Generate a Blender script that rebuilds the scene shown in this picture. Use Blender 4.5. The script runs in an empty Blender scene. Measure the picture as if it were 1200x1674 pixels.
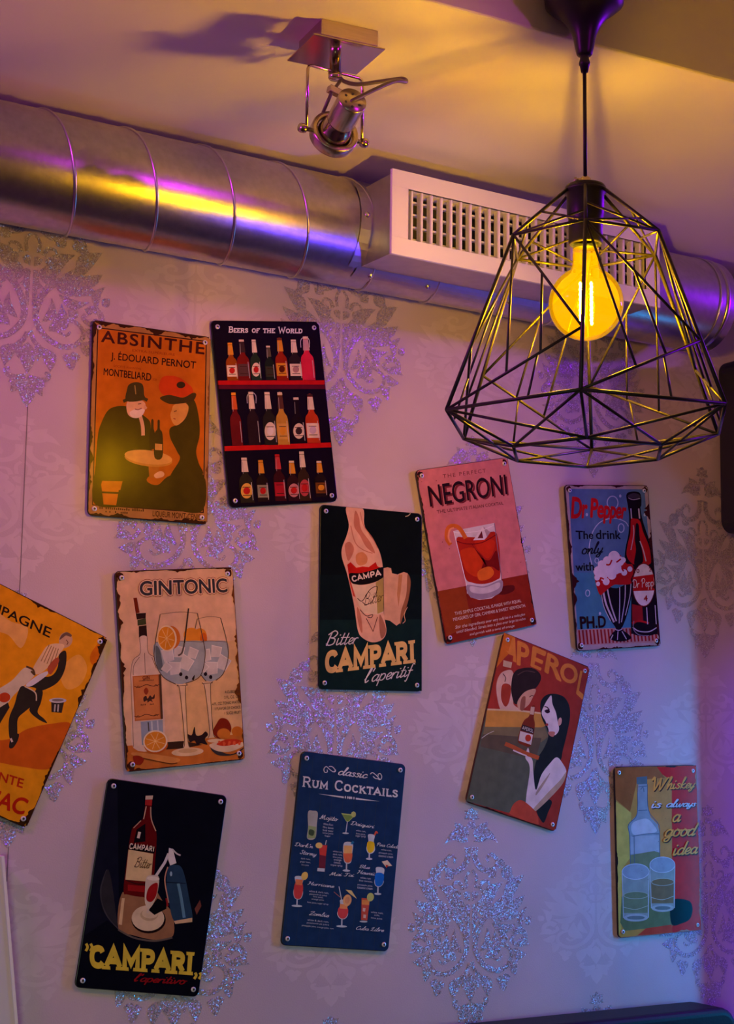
# Bar corner: papered wall with tin signs, a round steel air duct, a ceiling spot and a wire pendant lamp.
# Metres; x runs along the papered wall, y into it (wall face at y = 0), z up, floor at z = 0.
import bpy, bmesh, math, random
from mathutils import Vector, Matrix
import numpy as np

SC = bpy.context.scene
COL = SC.collection
Z0 = 1.55                     # height of the lens above the floor
PI = math.pi

# ------------------------------------------------------------------ camera
CAM = Vector((0.0, -2.25428, Z0))
RIGHT = Vector((0.84670606, -0.53190196, 0.01300622))
UP = Vector((-0.08643779, -0.11339319, 0.98978305))
FWD = Vector((0.52499272, 0.83917954, 0.14198712))
cd = bpy.data.cameras.new('camera')
cam = bpy.data.objects.new('camera', cd)
COL.objects.link(cam)
M = Matrix((RIGHT, UP, -FWD)).transposed().to_4x4()
M.translation = CAM
cam.matrix_world = M
cd.sensor_fit = 'VERTICAL'
cd.sensor_height = 36.0
cd.sensor_width = 36.0
cd.lens = 2640.78 * 36.0 / 1674.0
cd.clip_start = 0.02
SC.camera = cam

# ------------------------------------------------------------------ exposure, world
SC.view_settings.view_transform = 'Standard'
SC.view_settings.look = 'None'
SC.view_settings.gamma = 1.0
SC.view_settings.use_curve_mapping = False
SC.view_settings.exposure = 0.0
SC.cycles.max_bounces = 8
SC.cycles.transparent_max_bounces = 16

wd = bpy.data.worlds.new('room_world')
SC.world = wd
wd.use_nodes = True
wd.node_tree.nodes['Background'].inputs[0].default_value = (0.5, 0.5, 0.6, 1)
wd.node_tree.nodes['Background'].inputs[1].default_value = 0.02


def area(name, loc, target, sx, sy, color, power, spread=180):
    l = bpy.data.lights.new(name, 'AREA')
    l.shape = 'RECTANGLE'
    l.size, l.size_y = sx, sy
    l.color, l.energy = color, power
    l.spread = math.radians(spread)
    o = bpy.data.objects.new(name, l)
    COL.objects.link(o)
    o.location = loc
    d = Vector(target) - Vector(loc)
    o.rotation_euler = d.to_track_quat('-Z', 'Y').to_euler()
    return o


# coloured strip lighting of the room, then added fill and highlight lights
area('purple_strip_left', (-0.15, -0.52, Z0 + 0.855), (1.3, 0.0, Z0 + 0.30), 0.22, 0.03, (0.78, 0.03, 0.86), 4.7, 150)
area('purple_strip_right', (3.0, -0.58, Z0 + 0.86), (1.6, -0.25, Z0 + 0.86), 0.4, 0.03, (0.25, 0.0, 1.0), 13.0)
area('blue_strip', (2.60, -0.45, Z0 - 0.20), (1.7, 0.0, Z0 - 0.20), 0.03, 0.6, (0.0, 0.38, 1.0), 2.25, 98)
area('low_wall_fill', (-0.9, -3.2, Z0 - 0.3), (1.1, 0.0, Z0 - 0.45), 0.9, 0.6, (0.92, 1.30, 0.78), 1.2, 44)  # added neutral fill for the lower wall, no window is built
area('violet_edge_fill', (2.322, -0.07, Z0 - 0.30), (2.05, 0.0, Z0 - 0.30), 0.02, 0.9, (0.06, 0.0, 1.0), 0.6)  # unseen light added to turn the right end of the wall violet
area('blue_duct_highlight', (2.0, -1.3, Z0 - 0.25), (1.3, -0.17, Z0 + 0.76), 0.10, 0.10, (0.08, 0.03, 1.0), 0.12, 22)  # added narrow beam that makes the blue highlight on the duct
area('magenta_duct_highlight', (1.55, -1.7, Z0 + 0.86), (0.92, -0.15, Z0 + 0.87), 0.05, 0.05, (0.8, 0.0, 1.0), 0.026, 20)  # small unseen light, added only for a magenta glint on the pipe
LAMP = Vector((1.2666, -0.7383, Z0 + 0.5470))

# ------------------------------------------------------------------ materials


def mat(name, color=(0.8, 0.8, 0.8), rough=0.5, metal=0.0, spec=0.5, noise=0.0, nscale=20.0, bump=0.0, bscale=200.0,
        emit=None, estr=0.0, coat=0.0, stretch=None):
    m = bpy.data.materials.new(name)
    m.use_nodes = True
    nt = m.node_tree
    b = nt.nodes['Principled BSDF']
    b.inputs['Base Color'].default_value = (*color, 1)
    b.inputs['Roughness'].default_value = rough
    b.inputs['Metallic'].default_value = metal
    b.inputs['Specular IOR Level'].default_value = spec
    b.inputs['Coat Weight'].default_value = coat
    if emit:
        b.inputs['Emission Color'].default_value = (*emit, 1)
        b.inputs['Emission Strength'].default_value = estr
    if noise or bump:
        tc = nt.nodes.new('ShaderNodeTexCoord')
        src = tc.outputs['Object']
        if stretch:
            mp = nt.nodes.new('ShaderNodeMapping')
            mp.inputs['Scale'].default_value = stretch
            nt.links.new(src, mp.inputs[0])
            src = mp.outputs[0]
    if noise:
        n = nt.nodes.new('ShaderNodeTexNoise')
        n.inputs['Scale'].default_value = nscale
        n.inputs['Detail'].default_value = 4
        nt.links.new(src, n.inputs['Vector'])
        r = nt.nodes.new('ShaderNodeMapRange')
        r.inputs[1].default_value, r.inputs[2].default_value = 0.25, 0.75
        r.inputs[3].default_value, r.inputs[4].default_value = 1 - noise, 1 + noise
        nt.links.new(n.outputs[0], r.inputs[0])
        mx = nt.nodes.new('ShaderNodeMix')
        mx.data_type = 'RGBA'
        mx.blend_type = 'MULTIPLY'
        mx.inputs[0].default_value = 1.0
        mx.inputs[6].default_value = (*color, 1)
        nt.links.new(r.outputs[0], mx.inputs[7])
        nt.links.new(mx.outputs[2], b.inputs['Base Color'])
    if bump:
        n2 = nt.nodes.new('ShaderNodeTexNoise')
        n2.inputs['Scale'].default_value = bscale
        n2.inputs['Detail'].default_value = 3
        nt.links.new(src, n2.inputs['Vector'])
        bp = nt.nodes.new('ShaderNodeBump')
        bp.inputs['Strength'].default_value = bump
        bp.inputs['Distance'].default_value = 0.002
        nt.links.new(n2.outputs[0], bp.inputs['Height'])
        nt.links.new(bp.outputs[0], b.inputs['Normal'])
    return m


def s2l(c):
    c = c / 255.0
    return c / 12.92 if c <= 0.04045 else ((c + 0.055) / 1.055) ** 2.4


def rgb(r, g, b):
    return (s2l(r), s2l(g), s2l(b))


M_PAINT = mat('ceiling_paint', (0.82, 0.79, 0.68), 0.75, bump=0.12, bscale=90)
M_PAPER = mat('wallpaper', (0.545, 0.425, 0.47), 0.62, noise=0.07, nscale=7, bump=0.12, bscale=420, spec=0.35)
M_SWIRL = mat('pale_wallpaper_print', (0.59, 0.47, 0.515), 0.58, noise=0.06, nscale=30, spec=0.4)
M_FLOOR = mat('floor_wood', (0.12, 0.08, 0.05), 0.5, noise=0.2, nscale=6, stretch=(1, 8, 1))
M_DUCT = mat('galvanised_steel', (0.50, 0.49, 0.50), 0.30, metal=1.0, noise=0.12, nscale=90, bump=0.08, bscale=120)
M_SEAM = mat('seam_steel', (0.56, 0.55, 0.56), 0.28, metal=1.0)
M_SADDLE = mat('saddle_steel', (0.52, 0.52, 0.54), 0.38, metal=1.0, noise=0.08, nscale=60)
M_WHITE = mat('white_enamel', (0.80, 0.78, 0.76), 0.4)
M_THROAT_SHADE = mat('throat_shade', (0.02, 0.02, 0.022), 0.8)  # near-black, shade inside the grille put into the colour
M_NICKEL = mat('brushed_nickel', (0.60, 0.52, 0.38), 0.27, metal=1.0, noise=0.08, nscale=40, stretch=(1, 1, 14))
M_NICKELS = mat('polished_nickel', (0.62, 0.54, 0.40), 0.14, metal=1.0)
M_CABLE = mat('spot_cable', (0.10, 0.075, 0.05), 0.35, spec=0.6)
M_BLACK = mat('black_plastic', (0.012, 0.012, 0.013), 0.38, spec=0.4)
M_WIRE = mat('black_wire', (0.020, 0.018, 0.015), 0.42, metal=0.0, spec=0.5)
M_SPEAK = mat('speaker_black', (0.008, 0.008, 0.009), 0.5)
M_BENCH = mat('bench_leatherette', (0.008, 0.008, 0.012), 0.5, spec=0.2, bump=0.15, bscale=260)
M_BOARD = mat('white_board', (0.62, 0.60, 0.62), 0.5, noise=0.04, nscale=5)
M_SCREW = mat('screw_ring', (0.72, 0.72, 0.70), 0.35, metal=0.4)
M_HOLE = mat('screw_recess', (0.03, 0.03, 0.035), 0.5)
M_STEELSCREW = mat('steel_screw', (0.7, 0.7, 0.7), 0.25, metal=1.0)
M_FILAMENT = mat('led_filament', (1, 0.8, 0.4), 0.5, emit=(1.0, 0.67, 0.015), estr=1950.0)


def glass_mat():
    m = bpy.data.materials.new('amber_glass')
    m.use_nodes = True
    nt = m.node_tree
    for n in list(nt.nodes):
        nt.nodes.remove(n)
    out = nt.nodes.new('ShaderNodeOutputMaterial')
    tr = nt.nodes.new('ShaderNodeBsdfTransparent')
    tr.inputs[0].default_value = (1.0, 0.72, 0.12, 1)
    em = nt.nodes.new('ShaderNodeEmission')
    em.inputs[0].default_value = (1.0, 0.40, 0.0, 1)
    em.inputs[1].default_value = 0.72
    ad = nt.nodes.new('ShaderNodeAddShader')
    gl = nt.nodes.new('ShaderNodeBsdfGlossy')
    gl.inputs['Roughness'].default_value = 0.03
    fr = nt.nodes.new('ShaderNodeFresnel')
    fr.inputs[0].default_value = 1.12
    mx = nt.nodes.new('ShaderNodeMixShader')
    L = nt.links.new
    L(tr.outputs[0], ad.inputs[0])
    L(em.outputs[0], ad.inputs[1])
    L(fr.outputs[0], mx.inputs[0])
    L(ad.outputs[0], mx.inputs[1])
    L(gl.outputs[0], mx.inputs[2])
    L(mx.outputs[0], out.inputs[0])
    return m


M_GLASS = glass_mat()


def glitter_mat():
    m = bpy.data.materials.new('damask_glitter')
    m.use_nodes = True
    nt = m.node_tree
    b = nt.nodes['Principled BSDF']
    tc = nt.nodes.new('ShaderNodeTexCoord')
    v = nt.nodes.new('ShaderNodeTexVoronoi')
    v.inputs['Scale'].default_value = 820.0
    sub = nt.nodes.new('ShaderNodeVectorMath')
    sub.operation = 'SUBTRACT'
    sub.inputs[1].default_value = (0.5, 0.5, 0.5)
    sc = nt.nodes.new('ShaderNodeVectorMath')
    sc.operation = 'SCALE'
    sc.inputs['Scale'].default_value = 1.1
    geo = nt.nodes.new('ShaderNodeNewGeometry')
    add = nt.nodes.new('ShaderNodeVectorMath')
    add.operation = 'ADD'
    nor = nt.nodes.new('ShaderNodeVectorMath')
    nor.operation = 'NORMALIZE'
    L = nt.links.new
    L(tc.outputs['Object'], v.inputs['Vector'])
    L(v.outputs['Color'], sub.inputs[0])
    L(sub.outputs[0], sc.inputs[0])
    L(geo.outputs['Normal'], add.inputs[0])
    L(sc.outputs[0], add.inputs[1])
    L(add.outputs[0], nor.inputs[0])
    L(nor.outputs[0], b.inputs['Normal'])
    # only some of the grains are bright flakes, the rest is matte paste
    sep = nt.nodes.new('ShaderNodeSeparateColor')
    L(v.outputs['Color'], sep.inputs[0])
    r = nt.nodes.new('ShaderNodeMapRange')
    r.inputs[1].default_value, r.inputs[2].default_value = 0.84, 0.88
    L(sep.outputs[0], r.inputs[0])
    L(r.outputs[0], b.inputs['Metallic'])
    mx = nt.nodes.new('ShaderNodeMix')
    mx.data_type = 'RGBA'
    mx.inputs[6].default_value = (0.40, 0.32, 0.355, 1)
    mx.inputs[7].default_value = (0.80, 0.78, 0.76, 1)
    L(r.outputs[0], mx.inputs[0])
    L(mx.outputs[2], b.inputs['Base Color'])
    b.inputs['Roughness'].default_value = 0.38
    return m


M_GLITTER = glitter_mat()


def printed_mat():
    m = bpy.data.materials.new('printed_tin')
    m.use_nodes = True
    nt = m.node_tree
    b = nt.nodes['Principled BSDF']
    at = nt.nodes.new('ShaderNodeAttribute')
    at.attribute_name = 'ink'
    tc = nt.nodes.new('ShaderNodeTexCoord')
    n = nt.nodes.new('ShaderNodeTexNoise')
    n.inputs['Scale'].default_value = 60
    n.inputs['Detail'].default_value = 6
    r = nt.nodes.new('ShaderNodeMapRange')
    r.inputs[1].default_value, r.inputs[2].default_value = 0.3, 0.7
    r.inputs[3].default_value, r.inputs[4].default_value = 0.86, 1.08
    mx = nt.nodes.new('ShaderNodeMix')
    mx.data_type = 'RGBA'
    mx.blend_type = 'MULTIPLY'
    mx.inputs[0].default_value = 1.0
    L = nt.links.new
    L(tc.outputs['Object'], n.inputs['Vector'])
    L(n.outputs[0], r.inputs[0])
    L(at.outputs['Color'], mx.inputs[6])
    L(r.outputs[0], mx.inputs[7])
    L(mx.outputs[2], b.inputs['Base Color'])
    b.inputs['Roughness'].default_value = 0.22
    b.inputs['Specular IOR Level'].default_value = 0.05
    return m


M_PRINT = printed_mat()

# ------------------------------------------------------------------ mesh helpers


class MB:
    def __init__(self):
        self.v, self.f, self.m, self.s = [], [], [], []

    def face(self, idx, mi=0, smooth=False):
        self.f.append(tuple(idx))
        self.m.append(mi)
        self.s.append(smooth)

    def add(self, verts, faces, mi=0, smooth=False, mx=None):
        o = len(self.v)
        for p in verts:
            p = Vector(p)
            self.v.append(mx @ p if mx else p)
        for f in faces:
            self.face([i + o for i in f], mi, smooth)
        return self

    def box(self, lo, hi, mi=0, mx=None):
        (a, b, c), (d, e, g) = lo, hi
        vs = [(a, b, c), (d, b, c), (d, e, c), (a, e, c), (a, b, g), (d, b, g), (d, e, g), (a, e, g)]
        fs = [(0, 3, 2, 1), (4, 5, 6, 7), (0, 1, 5, 4), (1, 2, 6, 5), (2, 3, 7, 6), (3, 0, 4, 7)]
        return self.add(vs, fs, mi, False, mx)

    def tube(self, pts, r, n=8, mi=0, caps=True, closed=False):
        pts = [Vector(p) for p in pts]
        k = len(pts)
        rs = r if isinstance(r, (list, tuple)) else [r] * k
        rings, prev = [], None
        for i in range(k):
            if closed:
                t = pts[(i + 1) % k] - pts[i - 1]
            else:
                t = pts[min(i + 1, k - 1)] - pts[max(i - 1, 0)]
            t.normalize()
            if prev is None:
                a = Vector((0, 0, 1)) if abs(t.z) < 0.9 else Vector((1, 0, 0))
                u = t.cross(a).normalized()
            else:
                u = (prev - t * prev.dot(t)).normalized()
            prev = u
            w = t.cross(u)
            o = len(self.v)
            for j in range(n):
                an = 2 * PI * j / n
                self.v.append(pts[i] + (u * math.cos(an) + w * math.sin(an)) * rs[i])
            rings.append(o)
        for i in range(k if closed else k - 1):
            a, b = rings[i], rings[(i + 1) % k]
            for j in range(n):
                q = (j + 1) % n
                self.face((a + j, a + q, b + q, b + j), mi, True)
        if caps and not closed:
            self.face([rings[0] + j for j in range(n)][::-1], mi)
            self.face([rings[-1] + j for j in range(n)], mi)
        return self

    def lathe(self, prof, origin=(0, 0, 0), axis=(0, 0, 1), n=32, mi=0, smooth=True, cap0=False, cap1=False):
        """prof: (radius, distance along the axis)"""
        ax = Vector(axis).normalized()
        a = Vector((1, 0, 0)) if abs(ax.x) < 0.9 else Vector((0, 1, 0))
        u = ax.cross(a).normalized()
        w = ax.cross(u)
        o0 = Vector(origin)
        base = len(self.v)
        for (r, h) in prof:
            for j in range(n):
                an = 2 * PI * j / n
                self.v.append(o0 + ax * h + (u * math.cos(an) + w * math.sin(an)) * r)
        for i in range(len(prof) - 1):
            for j in range(n):
                q = (j + 1) % n
                a_, b_ = base + i * n, base + (i + 1) * n
                self.face((a_ + j, a_ + q, b_ + q, b_ + j), mi, smooth)
        if cap0:
            self.face([base + j for j in range(n)][::-1], mi)
        if cap1:
            self.face([base + (len(prof) - 1) * n + j for j in range(n)], mi)
        return self

    def sphere(self, c, r, n=16, mi=0, sz=1.0):
        prof = []
        for i in range(n // 2 + 1):
            a = -PI / 2 + PI * i / (n // 2)
            prof.append((max(r * math.cos(a), 1e-5), r * sz * math.sin(a)))
        return self.lathe(prof, c, (0, 0, 1), n, mi)

    def prism(self, poly, y0, y1, mi=0):
        """poly in (x, z), extruded along y; y0 is the side seen from the room"""
        n = len(poly)
        vs = [(x, y0, z) for x, z in poly] + [(x, y1, z) for x, z in poly]
        fs = [tuple(range(n)), tuple(range(2 * n - 1, n - 1, -1))]
        fs += [(i, i + n, (i + 1) % n + n, (i + 1) % n) for i in range(n)]
        return self.add(vs, fs, mi)

    def build(self, name, mats, parent=None, bevel=0.0, seg=2, fix=False):
        me = bpy.data.meshes.new(name)
        me.from_pydata([tuple(p) for p in self.v], [], self.f)
        if not isinstance(mats, (list, tuple)):
            mats = [mats]
        for m in mats:
            me.materials.append(m)
        me.polygons.foreach_set('material_index', self.m)
        me.polygons.foreach_set('use_smooth', self.s)
        if fix:
            bm = bmesh.new()
            bm.from_mesh(me)
            bmesh.ops.recalc_face_normals(bm, faces=bm.faces)
            bm.to_mesh(me)
            bm.free()
        me.update()
        o = bpy.data.objects.new(name, me)
        COL.objects.link(o)
        if parent:
            o.parent = parent
        if bevel:
            b = o.modifiers.new('bevel', 'BEVEL')
            b.width, b.segments = bevel, seg
            b.limit_method = 'ANGLE'
        return o


def empty(name, loc, label, cat, group=None):
    o = bpy.data.objects.new(name, None)
    COL.objects.link(o)
    o.location = loc
    o.empty_display_size = 0.05
    tag(o, label, cat, group)
    return o


def tag(o, label, cat, group=None):
    o['label'] = label
    o['category'] = cat
    if group:
        o['group'] = group
    return o


def struct(o):
    o['kind'] = 'structure'
    return o


def smooth_pts(pts, closed=False, k=6):
    """Catmull-Rom through 2D or 3D points"""
    P = [np.array(p, float) for p in pts]
    n = len(P)
    out = []
    rng = range(n) if closed else range(n - 1)
    for i in rng:
        p0 = P[i - 1] if (closed or i > 0) else P[i]
        p1 = P[i]
        p2 = P[(i + 1) % n]
        p3 = P[(i + 2) % n] if (closed or i + 2 < n) else p2
        for s in range(k):
            t = s / k
            out.append(tuple(0.5 * ((2 * p1) + (-p0 + p2) * t + (2 * p0 - 5 * p1 + 4 * p2 - p3) * t * t
                                    + (-p0 + 3 * p1 - 3 * p2 + p3) * t ** 3)))
    if not closed:
        out.append(tuple(P[-1]))
    return out


def round_rect(w, h, r, n=6):
    pts = []
    for cx, cz, a0 in ((w / 2 - r, h / 2 - r, 0), (-w / 2 + r, h / 2 - r, 90), (-w / 2 + r, -h / 2 + r, 180), (w / 2 - r, -h / 2 + r, 270)):
        for i in range(n + 1):
            a = math.radians(a0 + 90 * i / n)
            pts.append((cx + r * math.cos(a), cz + r * math.sin(a)))
    return pts


# ------------------------------------------------------------------ the room shell
CZ = Z0 + 0.918               # ceiling over the wall side
HZ = Z0 + 1.09                # higher ceiling on the room side
struct(MB().box((-1.6, 0.0, 0.0), (3.3, 0.12, 2.9)).build('wall_back', M_PAPER))
struct(MB().box((-1.72, -4.3, 0.0), (-1.6, 0.12, 2.9)).build('wall_left', M_PAINT))
struct(MB().box((3.3, -4.3, 0.0), (3.42, 0.12, 2.9)).build('wall_right', M_PAINT))
struct(MB().box((-1.72, -4.42, 0.0), (3.42, -4.3, 2.9)).build('wall_front', M_PAINT))
struct(MB().box((-1.72, -4.42, -0.1), (3.42, 0.12, 0.0)).build('floor', M_FLOOR))
struct(MB().box((-1.72, -4.42, HZ), (3.42, 0.12, 2.9)).build('ceiling', M_PAINT))


def edge_y(x):
    return -0.675 - 0.062 * (x - 1.061)


b = MB()
xs = (-1.6, 3.3)
vs = [(xs[0], edge_y(xs[0]), CZ), (xs[1], edge_y(xs[1]), CZ), (xs[1], 0, CZ), (xs[0], 0, CZ)]
b.add(vs + [(x, y, HZ) for x, y, z in vs], [(3, 2, 1, 0), (4, 5, 6, 7), (0, 1, 5, 4), (1, 2, 6, 5), (2, 3, 7, 6), (3, 0, 4, 7)])
struct(b.build('ceiling_soffit', M_PAINT, bevel=0.003))

# the wall returns a little way into the room just right of the picture
struct(MB().box((2.335, -0.19, 0.0), (2.50, 0.0, 2.9)).build('wall_right_return', M_PAPER))
# ------------------------------------------------------------------ wallpaper ornament: a raised glitter damask and a pale printed one


def leaf2(p0, p1, w, bend=0.0, k=9):
    """almond leaf from p0 to p1"""
    p0, p1 = np.array(p0, float), np.array(p1, float)
    d = p1 - p0
    n = np.array((-d[1], d[0]))
    L = np.hypot(*d)
    n = n / (L + 1e-9)
    a, c = [], []
    for i in range(k + 1):
        t = i / k
        m = p0 + d * t + n * bend * L * math.sin(PI * t)
        ww = w * math.sin(PI * t ** 0.8) * 0.5
        a.append(tuple(m + n * ww))
        c.append(tuple(m - n * ww))
    return a[:-1] + c[::-1][:-1]


def ribbon2(pts, w0, w1=None, k=5, smooth=True):
    """list of quads along a smooth line, its width running from w0 to w1"""
    w1 = w0 if w1 is None else w1
    P = [np.array(p) for p in (smooth_pts(pts, k=k) if smooth and len(pts) > 2 else pts)]
    n = len(P)
    L, R = [], []
    for i in range(n):
        t = P[min(i + 1, n - 1)] - P[max(i - 1, 0)]
        t = t / (np.hypot(*t) + 1e-9)
        nn = np.array((-t[1], t[0]))
        s = i / (n - 1)
        w = (w0 + (w1 - w0) * s) * 0.5
        L.append(tuple(P[i] + nn * w))
        R.append(tuple(P[i] - nn * w))
    return [[L[i], R[i], R[i + 1], L[i + 1]] for i in range(n - 1)]


def disc2(c, r, n=12, ry=None):
    ry = ry or r
    return [(c[0] + r * math.cos(2 * PI * i / n), c[1] + ry * math.sin(2 * PI * i / n)) for i in range(n)]


def damask_half():
    """left half of the medallion, (distance from the axis, height over the lowest tip) in metres"""
    S = []

    def c(x, y):
        return ((275 + (y - 80) * 0.016 - x) * 0.00047, (1145 - y) * 0.000346)

    def leaf(x0, y0, x1, y1, w, bend=0.0):
        S.append(leaf2(c(x0, y0), c(x1, y1), w * 0.00056, bend))

    def rib(pts, w0, w1=None):
        S.extend(ribbon2([c(*p) for p in pts], w0 * 0.00052, None if w1 is None else w1 * 0.00052))

    def dot(x, y, r):
        S.append(disc2(c(x, y), r * 0.00052))

    S.append([c(276, 74), c(258, 92), c(243, 90), c(250, 112), c(240, 132), c(276, 138)])
    leaf(268, 212, 202, 146, 40, -0.1)
    leaf(276, 180, 262, 140, 22)
    leaf(268, 240, 158, 250, 34, 0.28)
    leaf(262, 236, 176, 208, 36, 0.1)
    rib([(262, 268), (262, 320), (240, 365), (205, 382), (172, 368), (166, 330), (188, 304), (208, 318), (204, 342)], 24, 9)
    dot(147, 350, 16)
    leaf(166, 388, 206, 412, 34, -0.1)
    dot(122, 392, 24)
    rib([(118, 395), (100, 440), (118, 500), (175, 555), (228, 610), (258, 680), (266, 750), (240, 815), (190, 856), (140, 850), (108, 808),
         (112, 762), (150, 735), (186, 752), (190, 790), (165, 808), (148, 788)], 26, 8)
    leaf(132, 540, 42, 408, 46, 0.12)
    leaf(128, 548, 40, 505, 34, -0.15)
    leaf(222, 582, 136, 440, 46, 0.2)
    leaf(232, 600, 226, 500, 26, 0.2)
    rib([(244, 470), (232, 436), (206, 434), (200, 462)], 16, 6)
    rib([(262, 462), (258, 410), (276, 376)], 12, 10)
    dot(222, 490, 15)
    S.append([c(276, 480), c(262, 476), c(246, 486), c(256, 512), c(276, 524)])
    S.append([c(278, 540), c(262, 536), c(256, 590), c(244, 606), c(262, 622), c(272, 692), c(280, 700)])
    leaf(200, 606, 58, 604, 62, 0.14)
    leaf(192, 628, 84, 642, 30, -0.2)
    rib([(96, 690), (72, 672), (46, 690), (44, 728), (78, 742), (106, 720), (98, 700)], 24, 12)
    leaf(62, 668, 30, 560, 26, 0.2)
    leaf(40, 650, 14, 610, 26)
    leaf(98, 762, 36, 790, 30, -0.2)
    leaf(92, 748, 20, 752, 26, 0.2)
    leaf(222, 800, 180, 668, 44, -0.24)
    leaf(246, 764, 214, 650, 26, -0.22)
    leaf(122, 716, 160, 690, 30, 0.0)
    leaf(126, 690, 156, 722, 24, 0.0)
    leaf(92, 890, 76, 812, 30, 0.25)
    leaf(150, 905, 112, 890, 30)
    leaf(146, 908, 176, 900, 26)
    leaf(148, 912, 140, 960, 28)
    rib([(284, 810), (266, 860), (232, 890)], 16, 10)
    leaf(240, 876, 214, 980, 40, 0.15)
    leaf(262, 850, 258, 940, 22, 0.1)
    leaf(291, 860, 290, 1000, 44, 0.0)
    rib([(290, 1012), (250, 1022), (222, 1008), (218, 990), (232, 986)], 20, 9)
    leaf(289, 1030, 290, 1146, 46, 0.0)
    leaf(284, 1026, 238, 1090, 32, 0.1)
    leaf(280, 1022, 228, 1046, 24, 0.1)
    return S


def ornament(name, half, ax, tips, lift, material, parent):
    b = MB()
    for x, z in tips:
        for s in (-1, 1):
            for i, poly in enumerate(half):
                if s < 0 and abs(sum(u for u, v in poly) / len(poly)) < 0.003:
                    continue                                  # a shape on the axis is printed once
                up = -lift - 1e-6 * (i % 120) - (0 if s > 0 else 5e-7)
                pts = [(x + s * u, up, Z0 + z + v) for u, v in poly]
                if not (-0.2 < pts[0][0] < 3.2 and 0.05 < pts[0][2] < CZ - 0.02):
                    continue
                # faces must look into the room (towards -y)
                ar = sum(pts[q][0] * pts[(q + 1) % len(pts)][2] - pts[(q + 1) % len(pts)][0] * pts[q][2] for q in range(len(pts)))
                if ar < 0:
                    pts = pts[::-1]
                o = len(b.v)
                b.v += [Vector(p) for p in pts]
                b.face(range(o, o + len(pts)))
    return b.build(name, material, parent)


WALL = bpy.data.objects['wall_back']
tips, pale = [], []
for k in range(-2, 9):
    x = 0.813 + 0.271 * k
    for n in range(-2, 3):
        z = (0.486 if k % 2 == 0 else 0.166) + 0.64 * n
        tips.append((x, z))
        pale.append((x, z - 0.257))
ornament('damask_print', damask_half(), 0, tips, 0.0003, M_GLITTER, WALL)
PALE = [[(u * 1.02, v * 0.66) for u, v in poly] for poly in damask_half()]
ornament('swirl_print', PALE, 0, pale, 0.00003, M_SWIRL, WALL)
# butt joint of two paper lengths, a little open
MB().box((0.8152, -0.0004, Z0 - 0.2), (0.8164, 0.001, Z0 + 0.487)).build('paper_joint', mat('joint_shadow_gap', (0.2, 0.16, 0.17), 0.9), WALL)
# ------------------------------------------------------------------ air duct with its grille
DY, DZ, DR = -0.1002, Z0 + 0.8144, 0.0852
DX0, DX1 = -1.58, 2.085
duct = empty('air_duct', (DX0, 0.0, DZ), 'round galvanised steel air duct running along the top of the papered wall', 'air duct')


def rel(o, parent):
    o.parent = parent
    o.matrix_parent_inverse = Matrix.Translation(-parent.location)
    return o


t = MB()
n = 72
t.lathe([(DR, 0), (DR, DX1 - DX0)], (DX0, DY, DZ), (1, 0, 0), n, 0, True)
t.lathe([(0.001, 0), (DR, 0)], (DX0, DY, DZ), (1, 0, 0), n, 0, False)
rel(t.build('duct_pipe', M_DUCT, fix=True), duct)
t = MB()
pts = []
turns = int((DX1 - DX0) / 0.1265)
per = 48
for i in range(turns * per + 1):
    a = 2 * PI * i / per
    x = 0.7665 - 0.1265 * 19 + 0.1265 * i / per
    if not DX0 + 0.02 < x < DX1 - 0.03:
        continue
    # going down on the room side as x grows
    pts.append((x, DY - (DR + 0.0006) * math.cos(PI / 2 - a), DZ + (DR + 0.0006) * math.sin(PI / 2 - a)))
t.tube(pts, 0.0022, 6)
rel(t.build('spiral_seam', M_SEAM), duct)
t = MB()
t.lathe([(0.001, 0.0), (DR - 0.004, 0.0), (DR + 0.0015, 0.004), (DR + 0.0022, 0.0075), (DR + 0.0015, 0.011), (DR - 0.004, 0.013)], (DX1 - 0.013, DY, DZ), (-1, 0, 0), n)
rel(t.build('end_cap', M_SEAM, fix=True), duct)
t = MB()
t.tube([(2.045, DY + (DR + 0.0008) * math.cos(2 * PI * i / 64), DZ + (DR + 0.0008) * math.sin(2 * PI * i / 64)) for i in range(64)], 0.0018, 6, closed=True)
rel(t.build('end_bead', M_SEAM), duct)
for x in (-1.2, 0.1, 1.28, 2.0):
    s = MB()
    s.box((x - 0.012, DY + DR - 0.004, DZ - 0.02), (x + 0.012, -0.001, DZ + 0.02))
    rel(s.build('wall_bracket', M_SEAM), duct)

# grille: enamelled frame with blades in a sheet metal saddle on the duct
GX0, GX1 = 1.292, 1.838
GZ0, GZ1 = Z0 + 0.7415, Z0 + 0.877
GY = -0.250
vent = empty('vent_grille', (GX0, GY, GZ0), 'white rectangular supply grille with slats set on the steel duct', 'vent grille')
fr = MB()
bd, bz = 0.030, 0.0275
ox0, ox1, oz0, oz1 = GX0 + bd, GX1 - bd, GZ0 + bz, GZ1 - bz
for lo, hi in (((GX0, GY, GZ0), (GX1, GY + 0.006, oz0)), ((GX0, GY, oz1), (GX1, GY + 0.006, GZ1)),
               ((GX0, GY, oz0), (ox0, GY + 0.006, oz1)), ((ox1, GY, oz0), (GX1, GY + 0.006, oz1))):
    fr.box(lo, hi)
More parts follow.
